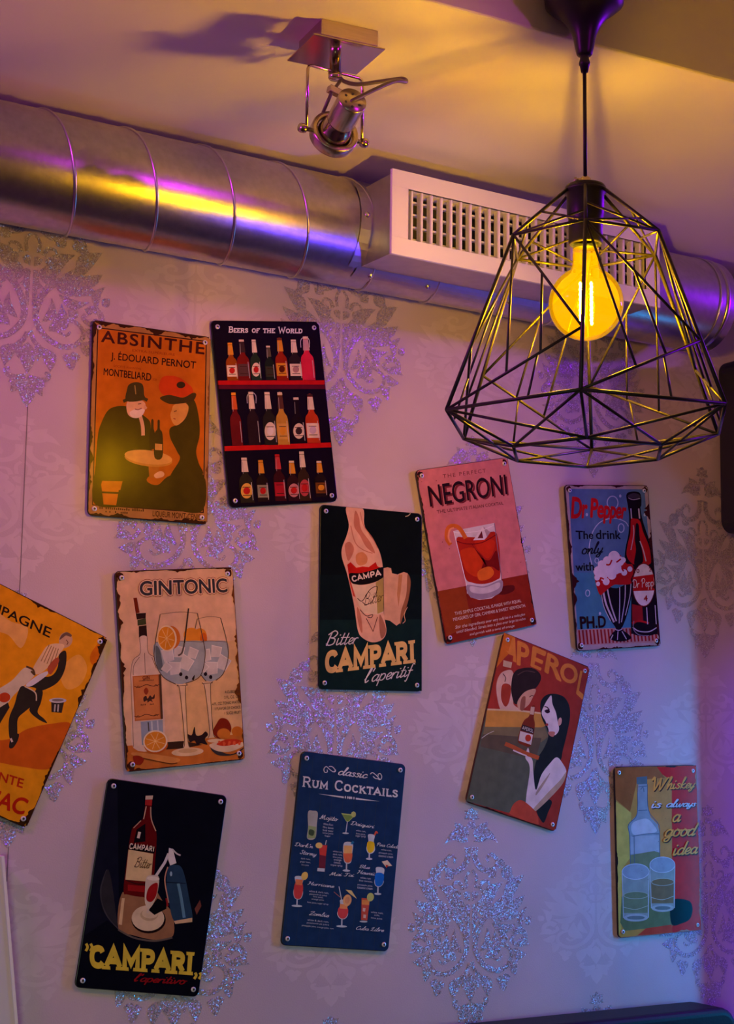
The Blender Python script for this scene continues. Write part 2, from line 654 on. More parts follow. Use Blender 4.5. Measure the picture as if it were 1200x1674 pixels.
# turned in lips of the opening
for lo, hi in (((ox0 - 0.001, GY + 0.001, oz0), (ox0, GY + 0.03, oz1)), ((ox1, GY + 0.001, oz0), (ox1 + 0.001, GY + 0.03, oz1)),
               ((ox0, GY + 0.001, oz0 - 0.001), (ox1, GY + 0.03, oz0)), ((ox0, GY + 0.001, oz1), (ox1, GY + 0.03, oz1 + 0.001))):
    fr.box(lo, hi)
rel(fr.build('grille_frame', M_WHITE, bevel=0.0008), vent)
N = 26
for i in range(N):
    x = ox0 + (i + 0.5) * (ox1 - ox0) / N
    s = MB()
    a = math.radians(4)
    m = Matrix.Translation((x, GY + 0.010, 0)) @ Matrix.Rotation(a, 4, 'Z')
    # slim drop shaped blade, nose to the room
    prof = [(-0.0014, -0.006), (0.0014, -0.006), (0.0019, -0.0035), (0.0008, 0.007), (-0.0008, 0.007), (-0.0019, -0.0035)]
    vs = [(px, py, oz0) for px, py in prof] + [(px, py, oz1) for px, py in prof]
    fs = [(0, 1, 2, 3, 4, 5)[::-1], (6, 7, 8, 9, 10, 11)] + [(j, (j + 1) % 6, (j + 1) % 6 + 6, j + 6) for j in range(6)]
    s.add(vs, fs, 0, False, m)
    rel(s.build('front_slat', M_WHITE), vent)
for i in range(4):
    z = oz0 + (i + 0.55) * (oz1 - oz0) / 4
    s = MB()
    m = Matrix.Translation((0, GY + 0.030, z)) @ Matrix.Rotation(math.radians(12), 4, 'X')
    s.box((ox0, -0.008, -0.0014), (ox1, 0.008, 0.0014), 0, m)
    rel(s.build('rear_slat', M_WHITE), vent)
s = MB()
s.box((ox0 - 0.004, GY + 0.044, oz0 - 0.004), (ox1 + 0.004, GY + 0.046, oz1 + 0.004))
rel(s.build('throat_shade_sheet', M_THROAT_SHADE), vent)  # dark sheet standing in for the shade behind the slats
# saddle body: a box whose back follows the duct
sd = MB()
bx0, bx1, bz0, bz1 = GX0 + 0.006, GX1 - 0.006, GZ0 + 0.004, GZ1 - 0.004


def duct_front(z):
    d = DR * DR - (z - DZ) ** 2
    return DY - math.sqrt(max(d, 0.0))


zs = [bz0 + (bz1 - bz0) * i / 10 for i in range(11)]
for x in (bx0, bx1):
    fl = [(x, GY + 0.006, z) for z in zs]
    bk = [(x, duct_front(z) - 0.0006, z) for z in zs]
    for i in range(10):
        sd.add([fl[i], fl[i + 1], bk[i + 1], bk[i]], [(0, 1, 2, 3)])
for z in (bz0, bz1):
    sd.add([(bx0, GY + 0.006, z), (bx1, GY + 0.006, z), (bx1, duct_front(z), z), (bx0, duct_front(z), z)], [(0, 1, 2, 3)])
rel(sd.build('saddle_box', M_SADDLE, fix=True), vent)
# flanges hugging the pipe, each a curved strip
fl = MB()
R2 = DR + 0.0016


def on_duct(x, a, r=R2):
    return (x, DY - r * math.cos(a), DZ + r * math.sin(a))


a_lo, a_hi = math.asin((bz0 - DZ) / DR), math.asin((bz1 - DZ) / DR)
for x0, x1, a0, a1, k in ((bx0 - 0.022, bx0, a_lo - 0.02, a_hi + 0.02, 14), (bx1, bx1 + 0.022, a_lo - 0.02, a_hi + 0.02, 14),
                          (bx0 - 0.006, bx1 + 0.006, a_lo - 0.30, a_lo + 0.02, 4)):
    for i in range(k):
        u, v = a0 + (a1 - a0) * i / k, a0 + (a1 - a0) * (i + 1) / k
        fl.add([on_duct(x0, u), on_duct(x1, u), on_duct(x1, v), on_duct(x0, v)], [(0, 1, 2, 3)], 0, True)
rel(fl.build('saddle_flange', M_SADDLE, fix=True), vent)
for x, a in ((bx0 + 0.025, a_lo - 0.14), (bx0 + 0.135, a_lo - 0.14), (bx0 + 0.30, a_lo - 0.14), (bx0 + 0.46, a_lo - 0.14), (bx0 - 0.011, 0.05)):
    p = on_duct(x, a, R2 + 0.0002)
    ax = (0, -math.cos(a), math.sin(a))
    s = MB().lathe([(0.0046, 0), (0.0046, 0.001), (0.0034, 0.0014), (0.003, 0.0032), (0.0001, 0.0036)], p, ax, 14)
    rel(s.build('flange_screw', M_STEELSCREW, fix=True), vent)

# ------------------------------------------------------------------ ceiling spot
SX, SY = 1.0268, -0.520
ZP = Z0 + 0.896
spot = empty('ceiling_spotlight', (SX, SY, CZ), 'brushed metal spotlight on a square plate under the ceiling left of the grille', 'spotlight')
R7 = Matrix.Translation((SX, SY, 0)) @ Matrix.Rotation(math.radians(-7.0), 4, 'Z')
s = MB()
s.box((-0.0400, -0.0460, ZP), (0.0400, 0.0300, CZ), 0, R7)
rel(s.build('ceiling_box', M_NICKEL, bevel=0.0012), spot)
s = MB()
s.box((-0.0505, -0.0460, ZP - 0.0022), (0.0505, 0.0440, ZP), 0, R7)
rel(s.build('square_plate', M_NICKELS, bevel=0.0005), spot)
s = MB()
s.lathe([(0.0075, 0), (0.0075, 0.024), (0.0092, 0.024), (0.0092, 0.031), (0.0078, 0.033), (0.001, 0.033)], (SX, SY, ZP - 0.002), (0, 0, -1), 24)
rel(s.build('stem', M_NICKELS, fix=True), spot)
zy = Z0 + 0.8715
yl, yr = SX - 0.0415, SX + 0.0425
pv = Z0 + 0.786
yk = [(yl, SY, pv - 0.002), (yl, SY, zy - 0.006), (yl + 0.0017, SY, zy - 0.002), (yl + 0.006, SY, zy), (yr - 0.006, SY, zy), (yr - 0.0017, SY, zy - 0.002),
      (yr, SY, zy - 0.006), (yr, SY, pv - 0.002)]
s = MB().tube(yk, 0.0021, 8)
rel(s.build('yoke', M_NICKELS), spot)
AX = Vector((-0.17, -0.93, 0.30)).normalized()          # from the glass towards the rear cap
RC = Vector((SX + 0.0010, SY + 0.004, Z0 + 0.786))
s = MB()
s.lathe([(0.0250, -0.006), (0.0315, -0.006), (0.0320, -0.004), (0.0320, 0.008), (0.0310, 0.010), (0.0250, 0.010), (0.0245, 0.008), (0.0245, -0.004), (0.0250, -0.006)], RC, AX, 48)
rel(s.build('lamp_ring', M_NICKEL, fix=True), spot)
s = MB()
s.lathe([(0.0235, 0.000), (0.0225, 0.008), (0.0185, 0.022), (0.0150, 0.034), (0.0146, 0.040)], RC, AX, 40)
s.lathe([(0.0229, -0.001), (0.0001, 0.001)], RC, AX, 40)
rel(s.build('reflector', M_NICKELS, fix=True), spot)
s = MB()
C0 = RC + AX * 0.030
s.lathe([(0.0150, 0.0), (0.0188, 0.0), (0.0190, 0.002), (0.0190, 0.041), (0.0186, 0.0425), (0.0001, 0.0428)], C0, AX, 40)
can = rel(s.build('lamp_can', M_NICKEL, fix=True), spot)
u = AX.cross(Vector((0, 0, 1))).normalized()
w = AX.cross(u)
s = MB()
for k in range(6):
    an = 2 * PI * k / 6 + 0.4
    c = C0 + AX * 0.0429 + (u * math.cos(an) + w * math.sin(an)) * 0.0105
    s.lathe([(0.0018, 0), (0.0001, 0.0002)], c, AX, 10)
rel(s.build('vent_holes', M_HOLE), spot)
for sx in (yl - 0.0005, yr + 0.0005):
    sg = -1 if sx < SX else 1
    s = MB().lathe([(0.0030, -0.012), (0.0030, 0.0), (0.0058, 0.0), (0.0064, 0.002), (0.0064, 0.007), (0.0055, 0.009), (0.0001, 0.0092)], (sx, SY + 0.002, pv - 0.001), (sg, 0, 0), 16)
    rel(s.build('pivot_knob', M_NICKELS, fix=True), spot)
s = MB()
q0 = RC + AX * 0.012 + Vector((-0.026, 0.0, 0.012))
s.tube([RC + AX * 0.004 + u * 0.0 + Vector((-0.020, -0.004, 0.022)), Vector((SX - 0.012, SY - 0.012, Z0 + 0.836)), Vector((SX + 0.004, SY - 0.008, Z0 + 0.858))], 0.0024, 8)
rel(s.build('tilt_arm', M_CABLE), spot)
s = MB()
s.box((-0.011, -0.005, -0.0045), (0.012, 0.005, 0.0045), 0, Matrix.Translation((SX - 0.006, SY - 0.012, Z0 + 0.8385)) @ Matrix.Rotation(math.radians(12), 4, 'Y'))
rel(s.build('tilt_clamp', M_NICKEL, bevel=0.001), spot)
cap = C0 + AX * 0.0428
cable = smooth_pts([(SX + 0.003, SY - 0.003, Z0 + 0.868), (SX + 0.008, SY - 0.008, Z0 + 0.858), (SX + 0.024, SY - 0.018, Z0 + 0.8535), (SX + 0.052, SY - 0.030, Z0 + 0.8600),
                    (SX + 0.077, SY - 0.042, Z0 + 0.8655), (SX + 0.078, SY - 0.050, Z0 + 0.8585), (SX + 0.050, SY - 0.060, Z0 + 0.848), tuple(cap + Vector((0.004, -0.002, 0.002))), tuple(cap - AX * 0.004)], k=7)
s = MB().tube(cable, 0.0027, 10)
rel(s.build('cable', M_CABLE), spot)

# ------------------------------------------------------------------ pendant lamp
PX, PY = LAMP.x, LAMP.y
pend = empty('pendant_lamp', (PX, PY, HZ), 'black wire cage pendant lamp with a glowing amber globe bulb', 'pendant lamp')
s = MB()
s.lathe([(0.0515, 0.150), (0.0515, 0.005), (0.0500, -0.009), (0.0420, -0.016), (0.0335, -0.0220), (0.0258, -0.031), (0.0205, -0.0385), (0.0162, -0.048), (0.0138, -0.0565),
         (0.0118, -0.068), (0.0100, -0.0757), (0.0088, -0.0775), (0.0062, -0.0785)], (PX, PY, Z0 + 0.950), (0, 0, 1), 48)
rel(s.build('ceiling_canopy', M_BLACK, fix=True), pend)
s = MB()
s.lathe([(0.0060, 0.8725), (0.0058, 0.868), (0.0072, 0.8625), (0.0070, 0.860), (0.0060, 0.859), (0.0046, 0.8503), (0.002, 0.850)], (PX, PY, Z0), (0, 0, 1), 24)
rel(s.build('cord_grip', M_BLACK, fix=True), pend)
s = MB().tube([(PX, PY, Z0 + 0.86), (PX, PY, Z0 + 0.70)], 0.0025, 10)
rel(s.build('cord', M_BLACK), pend)
R0, R1, R2_, R3 = 0.0250, 0.1015, 0.1880, 0.1015
H0, H1, H2, H3 = (Z0 + h for h in (0.6925, 0.6222, 0.3962, 0.3578))
s = MB()
s.lathe([(0.003, 0.7), (0.0245, 0.699), (0.0262, 0.696), (0.0262, 0.690), (0.0235, 0.688), (0.0232, 0.660), (0.0215, 0.655), (0.0213, 0.624), (0.0190, 0.622), (0.0170, 0.630)], (PX, PY, Z0), (0, 0, 1), 36)
rel(s.build('lamp_socket', M_BLACK, fix=True), pend)
s = MB()
s.lathe([(0.007, 0.6990), (0.007, 0.709), (0.005, 0.711), (0.002, 0.711)], (PX, PY, Z0), (0, 0, 1), 20)
s.lathe([(0.003, 0), (0.003, 0.008), (0.0045, 0.008), (0.0045, 0.011), (0.0001, 0.011)], (PX - 0.004, PY, Z0 + 0.706), RIGHT * -1, 12)
rel(s.build('cord_clamp', M_NICKELS, fix=True), pend)
# the cage: a hexagonal basket of rods, the same web on each of its six faces
to_cam = math.atan2(CAM.y - PY, CAM.x - PX)


def ring_pts(r, h, twist=0.0):
    return [Vector((PX + r * math.cos(to_cam + twist + i * PI / 3), PY + r * math.sin(to_cam + twist + i * PI / 3), h)) for i in range(6)]


A, B, C, D = ring_pts(R0, H0), ring_pts(R1, H1), ring_pts(R2_, H2, math.radians(-2)), ring_pts(R3, H3)
rods = []
lerp = lambda p, q, t: p + (q - p) * t
for i in range(6):
    j = (i + 1) % 6
    h = (i - 1) % 6
    rods += [('top_rod', A[i], B[i], 1.15), ('upper_ring_rod', B[i], B[j], 1.0), ('rib', B[i], C[i], 1.25), ('wide_ring_rod', C[i], C[j], 1.15), ('bottom_ring_rod', D[i], D[j], 1.15)]
    mt = lerp(A[i], B[i], 0.5)
    rods += [('web_rod', B[j], mt, 0.8), ('web_rod', B[h], lerp(A[i], B[i], 0.72), 0.8)]
    Nd = lerp(B[i], C[i], 0.645)
    up = lambda t: lerp(B[h], Nd, t)
    lo = lambda t: lerp(C[h], Nd, t)
    rods += [('web_rod', B[h], Nd, 0.9), ('web_rod', C[h], Nd, 0.95), ('web_rod', B[h], lo(0.45), 0.8), ('web_rod', up(0.43), lo(0.70), 0.8),
             ('web_rod', lo(0.68), lerp(C[h], C[i], 0.62), 0.75)]
    rods += [('under_rod', C[i], D[i], 1.0), ('under_rod', C[i], D[j], 0.9), ('under_rod', C[i], D[h], 0.9)]
for nm, p, q, k in rods:
    s = MB().tube([p, q], 0.00195 * k, 8)
    rel(s.build(nm, M_WIRE), pend)
s = MB().tube([Vector((PX + R0 * math.cos(a * PI / 18), PY + R0 * math.sin(a * PI / 18), H0)) for a in range(36)], 0.0021, 8, closed=True)
rel(s.build('top_ring', M_WIRE), pend)
# globe bulb
gc = Z0 + 0.5468
s = MB()
prof = []
for i in range(25):
    a = -PI / 2 + (PI / 2 + 1.12) * i / 24
    prof.append((max(0.0466 * math.cos(a), 1e-4), 0.0466 * math.sin(a)))
prof += [(0.0178, 0.0468), (0.0165, 0.053), (0.0164, 0.062), (0.0160, 0.070)]
s.lathe(prof, (PX, PY, gc), (0, 0, 1), 48)
bulb = rel(s.build('globe_bulb', M_GLASS, fix=True), pend)
bulb['label'] = 'amber glass globe bulb, switched on'
# the filaments of the bulb hang round a glass stem
for k in range(4):
    a = k * PI / 2 + to_cam + 0.75
    px, py = PX + 0.0095 * math.cos(a), PY + 0.0095 * math.sin(a)
    s = MB().tube([(px, py, gc - 0.026), (px, py, gc + 0.026)], 0.0010, 6)
    for q in range(8):
        s.sphere((px, py, gc - 0.0235 + q * 0.0067), 0.0021, 6)
    s.build('filament', M_FILAMENT, bulb)
s = MB().lathe([(0.0001, -0.030), (0.0016, -0.029), (0.0016, 0.028), (0.004, 0.040), (0.006, 0.055)], (PX, PY, gc), (0, 0, 1), 12)
s.build('glass_stem', M_GLASS, bulb)

# ------------------------------------------------------------------ speaker on the right, bench below, board at the left
spk = empty('wall_speaker', (2.26, -0.02, Z0 + 0.40), 'black round-cornered loudspeaker hung on the wall at the right edge', 'speaker')


def slab(b, x0, x1, z0, z1, y0, y1, r, mi=0):
    pts = [(x + (x0 + x1) / 2, z + (z0 + z1) / 2) for x, z in round_rect(x1 - x0, z1 - z0, r)]
    return b.prism(pts, y0, y1, mi)


SPX0, SPX1, SPZ0, SPZ1 = 2.193, 2.330, Z0 + 0.407, Z0 + 0.741
s = slab(MB(), SPX0, SPX1, SPZ0, SPZ1, -0.160, -0.022, 0.024)
rel(s.build('cabinet', M_SPEAK, bevel=0.004, seg=3, fix=True), spk)
s = slab(MB(), SPX0 + 0.012, SPX1 - 0.012, SPZ0 + 0.012, SPZ1 - 0.012, -0.1625, -0.159, 0.016)
rel(s.build('front_cloth', mat('speaker_cloth', (0.012, 0.012, 0.013), 0.9, bump=0.5, bscale=900), fix=True), spk)
s = MB().box((2.24, -0.022, Z0 + 0.50), (2.30, 0.0, Z0 + 0.60))
rel(s.build('wall_bracket', M_BLACK), spk)

bench = empty('bench', (1.6, -0.08, 0.0), 'dark upholstered bench back with rounded corner at the foot of the wall', 'bench')
BX0, BX1 = 1.3, 2.135
s = slab(MB(), BX0, BX1, 0.42, Z0 - 0.452, -0.105, -0.012, 0.040)
rel(s.build('backrest', M_BENCH, bevel=0.012, seg=4, fix=True), bench)
s = MB().box((BX0, -0.58, 0.34), (BX1, -0.106, 0.46))
rel(s.build('seat', M_BENCH, bevel=0.02, seg=3), bench)
s = MB().box((BX0 + 0.03, -0.55, 0.0), (BX1 - 0.03, -0.03, 0.34))
rel(s.build('base', M_BENCH), bench)

bm_ = Matrix.Translation((0.985, -0.016, 0.0)) @ Matrix.Rotation(math.radians(-7.6), 4, 'Y')
board = empty('leaning_board', (0.985, -0.016, 0.0), 'pale board with a light edge strip leaning in the lower left corner', 'board')
mi = Matrix.Translation((-0.985, 0.016, 0.0)) @ bm_
s = MB().box((-0.50, -0.012, 0.067), (-0.004, 0.012, 1.40))
o = s.build('panel', M_BOARD, board)
o.matrix_local = Matrix.Rotation(math.radians(-7.6), 4, 'Y')
s = MB().box((-0.004, -0.0135, 0.067), (0.0, 0.0135, 1.40))
o = s.build('edge_strip', M_WHITE, board)
o.matrix_local = Matrix.Rotation(math.radians(-7.6), 4, 'Y')
# ------------------------------------------------------------------ tin signs: plate, printed picture, lettering, screws
SW, SH = 0.200, 0.300


def homography(src, dst):
    A, b = [], []
    for (x, y), (u, v) in zip(src, dst):
        A += [[x, y, 1, 0, 0, 0, -u * x, -u * y], [0, 0, 0, x, y, 1, -v * x, -v * y]]
        b += [u, v]
    h = np.linalg.solve(np.array(A, float), np.array(b, float))
    return np.append(h, 1).reshape(3, 3)


# stroke letters: slab capitals and a round hand, drawn on a 1-high grid, baseline at 0
CAPS = {
    'A': (0.86, [[(0.02, 0), (0.43, 1), (0.84, 0)], [(0.2, 0.33), (0.66, 0.33)]]),
    'B': (0.72, [[(0.1, 0), (0.1, 1)], [(0.1, 1), (0.4, 1), (0.58, 0.9), (0.58, 0.65), (0.42, 0.53), (0.1, 0.53)], [(0.42, 0.53), (0.66, 0.42), (0.66, 0.12), (0.45, 0), (0.1, 0)]]),
    'C': (0.76, [[(0.68, 0.78), (0.6, 0.95), (0.4, 1.0), (0.18, 0.9), (0.08, 0.65), (0.08, 0.35), (0.18, 0.1), (0.4, 0.0), (0.6, 0.05), (0.7, 0.22)]]),
    'D': (0.8, [[(0.1, 0), (0.1, 1)], [(0.1, 1), (0.42, 1), (0.65, 0.85), (0.72, 0.5), (0.65, 0.15), (0.42, 0), (0.1, 0)]]),
    'E': (0.66, [[(0.6, 1), (0.1, 1), (0.1, 0), (0.62, 0)], [(0.1, 0.52), (0.48, 0.52)], [(0.6, 1), (0.6, 0.8)], [(0.62, 0), (0.62, 0.2)]]),
    'F': (0.64, [[(0.6, 1), (0.1, 1), (0.1, 0)], [(0.1, 0.52), (0.46, 0.52)], [(0.6, 1), (0.6, 0.8)]]),
    'H': (0.82, [[(0.12, 0), (0.12, 1)], [(0.7, 0), (0.7, 1)], [(0.12, 0.5), (0.7, 0.5)]]),
    'I': (0.36, [[(0.18, 0), (0.18, 1)]]),
    'K': (0.8, [[(0.12, 0), (0.12, 1)], [(0.68, 1), (0.14, 0.42)], [(0.3, 0.58), (0.74, 0)]]),
    'L': (0.62, [[(0.12, 1), (0.12, 0), (0.58, 0)], [(0.58, 0), (0.58, 0.2)]]),
    'M': (1.0, [[(0.12, 0), (0.12, 1), (0.5, 0.25), (0.88, 1), (0.88, 0)]]),
    'N': (0.86, [[(0.12, 0), (0.12, 1), (0.74, 0), (0.74, 1)]]),
    'O': (0.86, [[(0.43, 1.0), (0.2, 0.92), (0.08, 0.65), (0.08, 0.35), (0.2, 0.08), (0.43, 0.0), (0.66, 0.08), (0.78, 0.35), (0.78, 0.65), (0.66, 0.92), (0.43, 1.0)]]),
    'P': (0.7, [[(0.12, 0), (0.12, 1)], [(0.12, 1), (0.45, 1), (0.62, 0.88), (0.62, 0.6), (0.45, 0.46), (0.12, 0.46)]]),
    'R': (0.78, [[(0.12, 0), (0.12, 1)], [(0.12, 1), (0.45, 1), (0.62, 0.88), (0.62, 0.62), (0.45, 0.5), (0.12, 0.5)], [(0.4, 0.5), (0.7, 0)]]),
    'S': (0.7, [[(0.58, 0.75), (0.52, 0.94), (0.34, 1.0), (0.14, 0.92), (0.1, 0.72), (0.3, 0.55), (0.52, 0.44), (0.6, 0.24), (0.52, 0.06), (0.32, 0.0), (0.14, 0.06), (0.08, 0.26)]]),
    'T': (0.72, [[(0.36, 0), (0.36, 1)], [(0.02, 0.8), (0.02, 1), (0.7, 1), (0.7, 0.8)]]),
    'U': (0.82, [[(0.12, 1), (0.12, 0.28), (0.25, 0.04), (0.41, 0.0), (0.57, 0.04), (0.7, 0.28), (0.7, 1)]]),
    'W': (1.1, [[(0.04, 1), (0.28, 0), (0.54, 0.8), (0.8, 0), (1.04, 1)]]),
    ' ': (0.4, []), '.': (0.26, [[(0.1, 0), (0.16, 0.03)]]), '"': (0.4, [[(0.1, 1), (0.06, 0.74)], [(0.3, 1), (0.26, 0.74)]]),
}
HAND = {
    'a': (0.46, [[(0.38, 0.42), (0.22, 0.5), (0.06, 0.32), (0.08, 0.06), (0.22, 0.02), (0.36, 0.2), (0.40, 0.46)], [(0.39, 0.46), (0.36, 0.1), (0.42, 0.0), (0.5, 0.1)]]),
    'b': (0.42, [[(0.06, 0.4), (0.22, 0.98), (0.14, 1.0), (0.06, 0.3), (0.1, 0.04), (0.26, 0.04), (0.36, 0.3), (0.3, 0.46), (0.44, 0.46)]]),
    'c': (0.38, [[(0.34, 0.4), (0.22, 0.5), (0.06, 0.3), (0.1, 0.04), (0.24, 0.0), (0.4, 0.14)]]),
    'd': (0.46, [[(0.38, 0.42), (0.22, 0.5), (0.06, 0.32), (0.08, 0.06), (0.22, 0.02), (0.36, 0.2), (0.44, 1.0)], [(0.42, 0.9), (0.36, 0.1), (0.42, 0.0), (0.5, 0.1)]]),
    'e': (0.38, [[(0.04, 0.18), (0.24, 0.24), (0.34, 0.4), (0.22, 0.5), (0.08, 0.34), (0.1, 0.06), (0.24, 0.0), (0.4, 0.14)]]),
    'f': (0.32, [[(0.3, 0.94), (0.2, 1.0), (0.14, 0.8), (0.1, -0.3), (0.0, -0.34)], [(0.0, 0.46), (0.3, 0.46)]]),
    'g': (0.46, [[(0.38, 0.42), (0.22, 0.5), (0.06, 0.32), (0.08, 0.06), (0.22, 0.02), (0.36, 0.2), (0.40, 0.46)], [(0.4, 0.46), (0.34, -0.25), (0.16, -0.38), (0.1, -0.2), (0.5, 0.1)]]),
    'h': (0.46, [[(0.04, 0.3), (0.2, 0.98), (0.12, 1.0), (0.08, 0.0)], [(0.08, 0.1), (0.24, 0.48), (0.34, 0.42), (0.32, 0.06), (0.4, 0.0), (0.5, 0.1)]]),
    'i': (0.24, [[(0.06, 0.46), (0.06, 0.06), (0.14, 0.0), (0.26, 0.12)], [(0.1, 0.7), (0.12, 0.73)]]),
    'j': (0.24, [[(0.12, 0.46), (0.08, -0.25), (-0.06, -0.36)], [(0.14, 0.7), (0.16, 0.73)]]),
    'k': (0.44, [[(0.04, 0.3), (0.2, 0.98), (0.12, 1.0), (0.08, 0.0)], [(0.34, 0.48), (0.1, 0.24), (0.34, 0.0), (0.46, 0.1)]]),
    'l': (0.24, [[(0.02, 0.2), (0.2, 0.92), (0.12, 1.0), (0.06, 0.3), (0.12, 0.0), (0.26, 0.12)]]),
    'm': (0.66, [[(0.06, 0.46), (0.06, 0.0)], [(0.06, 0.1), (0.2, 0.48), (0.28, 0.4), (0.27, 0.0)], [(0.27, 0.1), (0.42, 0.48), (0.5, 0.4), (0.5, 0.06), (0.58, 0.0), (0.68, 0.1)]]),
    'n': (0.46, [[(0.06, 0.46), (0.06, 0.0)], [(0.06, 0.1), (0.22, 0.48), (0.32, 0.4), (0.31, 0.06), (0.38, 0.0), (0.48, 0.1)]]),
    'o': (0.44, [[(0.22, 0.5), (0.08, 0.38), (0.08, 0.1), (0.22, 0.0), (0.36, 0.12), (0.36, 0.38), (0.22, 0.5), (0.3, 0.42), (0.48, 0.44)]]),
    'p': (0.46, [[(0.08, 0.5), (0.06, -0.36)], [(0.07, 0.34), (0.22, 0.5), (0.38, 0.38), (0.36, 0.1), (0.22, 0.0), (0.08, 0.08)]]),
    'q': (0.46, [[(0.38, 0.42), (0.22, 0.5), (0.06, 0.32), (0.08, 0.06), (0.22, 0.02), (0.36, 0.2)], [(0.4, 0.48), (0.36, -0.36), (0.5, -0.1)]]),
    'r': (0.36, [[(0.06, 0.46), (0.06, 0.0)], [(0.06, 0.2), (0.18, 0.46), (0.34, 0.46)]]),
    's': (0.36, [[(0.3, 0.42), (0.2, 0.5), (0.1, 0.4), (0.28, 0.2), (0.22, 0.0), (0.04, 0.06)]]),
    't': (0.3, [[(0.14, 0.85), (0.08, 0.1), (0.16, 0.0), (0.3, 0.12)], [(0.0, 0.52), (0.28, 0.54)]]),
    'u': (0.46, [[(0.06, 0.46), (0.06, 0.1), (0.18, 0.0), (0.34, 0.2)], [(0.36, 0.46), (0.34, 0.08), (0.42, 0.0), (0.5, 0.1)]]),
    'v': (0.42, [[(0.04, 0.46), (0.14, 0.02), (0.34, 0.46), (0.46, 0.44)]]),
    'w': (0.6, [[(0.04, 0.46), (0.1, 0.04), (0.2, 0.02), (0.3, 0.4)], [(0.3, 0.44), (0.34, 0.04), (0.44, 0.02), (0.54, 0.46), (0.62, 0.42)]]),
    'x': (0.4, [[(0.06, 0.46), (0.34, 0.0)], [(0.36, 0.48), (0.04, 0.0)]]),
    'y': (0.44, [[(0.06, 0.46), (0.08, 0.12), (0.18, 0.04), (0.34, 0.24)], [(0.38, 0.48), (0.3, -0.24), (0.14, -0.36), (0.08, -0.2), (0.46, 0.12)]]),
    'z': (0.4, [[(0.06, 0.46), (0.34, 0.46), (0.06, 0.02), (0.38, 0.02)]]),
    'B': (0.66, [[(0.16, 0.9), (0.1, 0.0)], [(0.0, 0.75), (0.3, 1.02), (0.54, 0.85), (0.4, 0.56), (0.22, 0.52), (0.5, 0.42), (0.5, 0.1), (0.24, 0.0), (0.06, 0.1)]]),
    'C': (0.6, [[(0.52, 0.8), (0.4, 1.0), (0.14, 0.75), (0.06, 0.3), (0.2, 0.0), (0.44, 0.06), (0.56, 0.24)]]),
    'D': (0.7, [[(0.2, 0.92), (0.14, 0.02)], [(0.0, 0.78), (0.2, 1.0), (0.56, 0.86), (0.62, 0.4), (0.4, 0.02), (0.1, 0.04), (0.04, 0.12)]]),
    'H': (0.76, [[(0.0, 0.8), (0.2, 1.0), (0.16, 0.3), (0.02, 0.0)], [(0.62, 1.0), (0.54, 0.2), (0.66, 0.0), (0.78, 0.1)], [(0.14, 0.48), (0.58, 0.52)]]),
    'L': (0.6, [[(0.0, 0.7), (0.26, 1.0), (0.3, 0.85), (0.14, 0.1), (0.04, 0.04), (0.14, 0.1), (0.4, 0.0), (0.58, 0.14)]]),
    'M': (0.9, [[(0.0, 0.1), (0.12, 0.04), (0.24, 0.96), (0.36, 0.1), (0.56, 0.96), (0.66, 0.1), (0.78, 0.0), (0.88, 0.12)]]),
    'N': (0.76, [[(0.0, 0.1), (0.1, 0.02), (0.22, 0.98), (0.5, 0.02), (0.62, 0.98), (0.74, 1.0)]]),
    'P': (0.62, [[(0.2, 0.95), (0.12, -0.02)], [(0.0, 0.7), (0.16, 0.96), (0.42, 1.0), (0.56, 0.78), (0.42, 0.5), (0.18, 0.48)]]),
    'S': (0.54, [[(0.46, 0.85), (0.34, 1.0), (0.16, 0.84), (0.4, 0.4), (0.28, 0.02), (0.02, 0.1), (0.06, 0.24)]]),
    'T': (0.6, [[(0.04, 0.78), (0.14, 0.96), (0.58, 0.98)], [(0.34, 0.96), (0.26, 0.1), (0.1, 0.02), (0.04, 0.12)]]),
    'W': (0.96, [[(-0.02, 0.8), (0.1, 1.0), (0.18, 0.1), (0.24, 0.04), (0.48, 0.9)], [(0.48, 0.95), (0.52, 0.06), (0.6, 0.04), (0.86, 0.9), (0.96, 1.0)]]),
    'Z': (0.6, [[(0.06, 0.8), (0.2, 0.98), (0.54, 0.94), (0.08, 0.06), (0.3, 0.04), (0.58, 0.1)]]),
    "'": (0.2, [[(0.14, 1.0), (0.1, 0.78)]]), '.': (0.2, [[(0.06, 0.0), (0.09, 0.03)]]), ' ': (0.34, []), ',': (0.2, [[(0.1, 0.04), (0.04, -0.14)]]),
}
FONT_CACHE = {}


def strip(P, w, contrast=0.0, closed=False, w1=None):
    """mitred band along a line: quads that share their edges, so nothing of it overlaps"""
    P = [np.array(p, float) for p in P]
    if closed and np.hypot(*(P[0] - P[-1])) < 1e-9:
        P = P[:-1]
    n = len(P)
    w1 = w if w1 is None else w1

    def nrm(a, b):
        d = b - a
        d = d / (np.hypot(*d) + 1e-12)
        return np.array((-d[1], d[0]))
    L, R = [], []
    for i in range(n):
        if closed:
            n0, n1 = nrm(P[i - 1], P[i]), nrm(P[i], P[(i + 1) % n])
        else:
            n0 = nrm(P[max(i - 1, 0)], P[max(i, 1)])
            n1 = nrm(P[min(i, n - 2)], P[min(i + 1, n - 1)])
        m = n0 + n1
        q = np.hypot(*m)
        if q < 0.3:
            m, q = n0, 1.0
            k = 1.0
        else:
            m = m / q
            k = min(1.0 / max(float(m @ n0), 0.3), 2.4)
        ww = (w + (w1 - w) * i / max(n - 1, 1)) * (1 - contrast * abs(m[1])) * 0.5 * k
        L.append(tuple(P[i] + m * ww))
        R.append(tuple(P[i] - m * ww))
    e = n if closed else n - 1
    return [[L[i], R[i], R[(i + 1) % n], L[(i + 1) % n]] for i in range(e)]



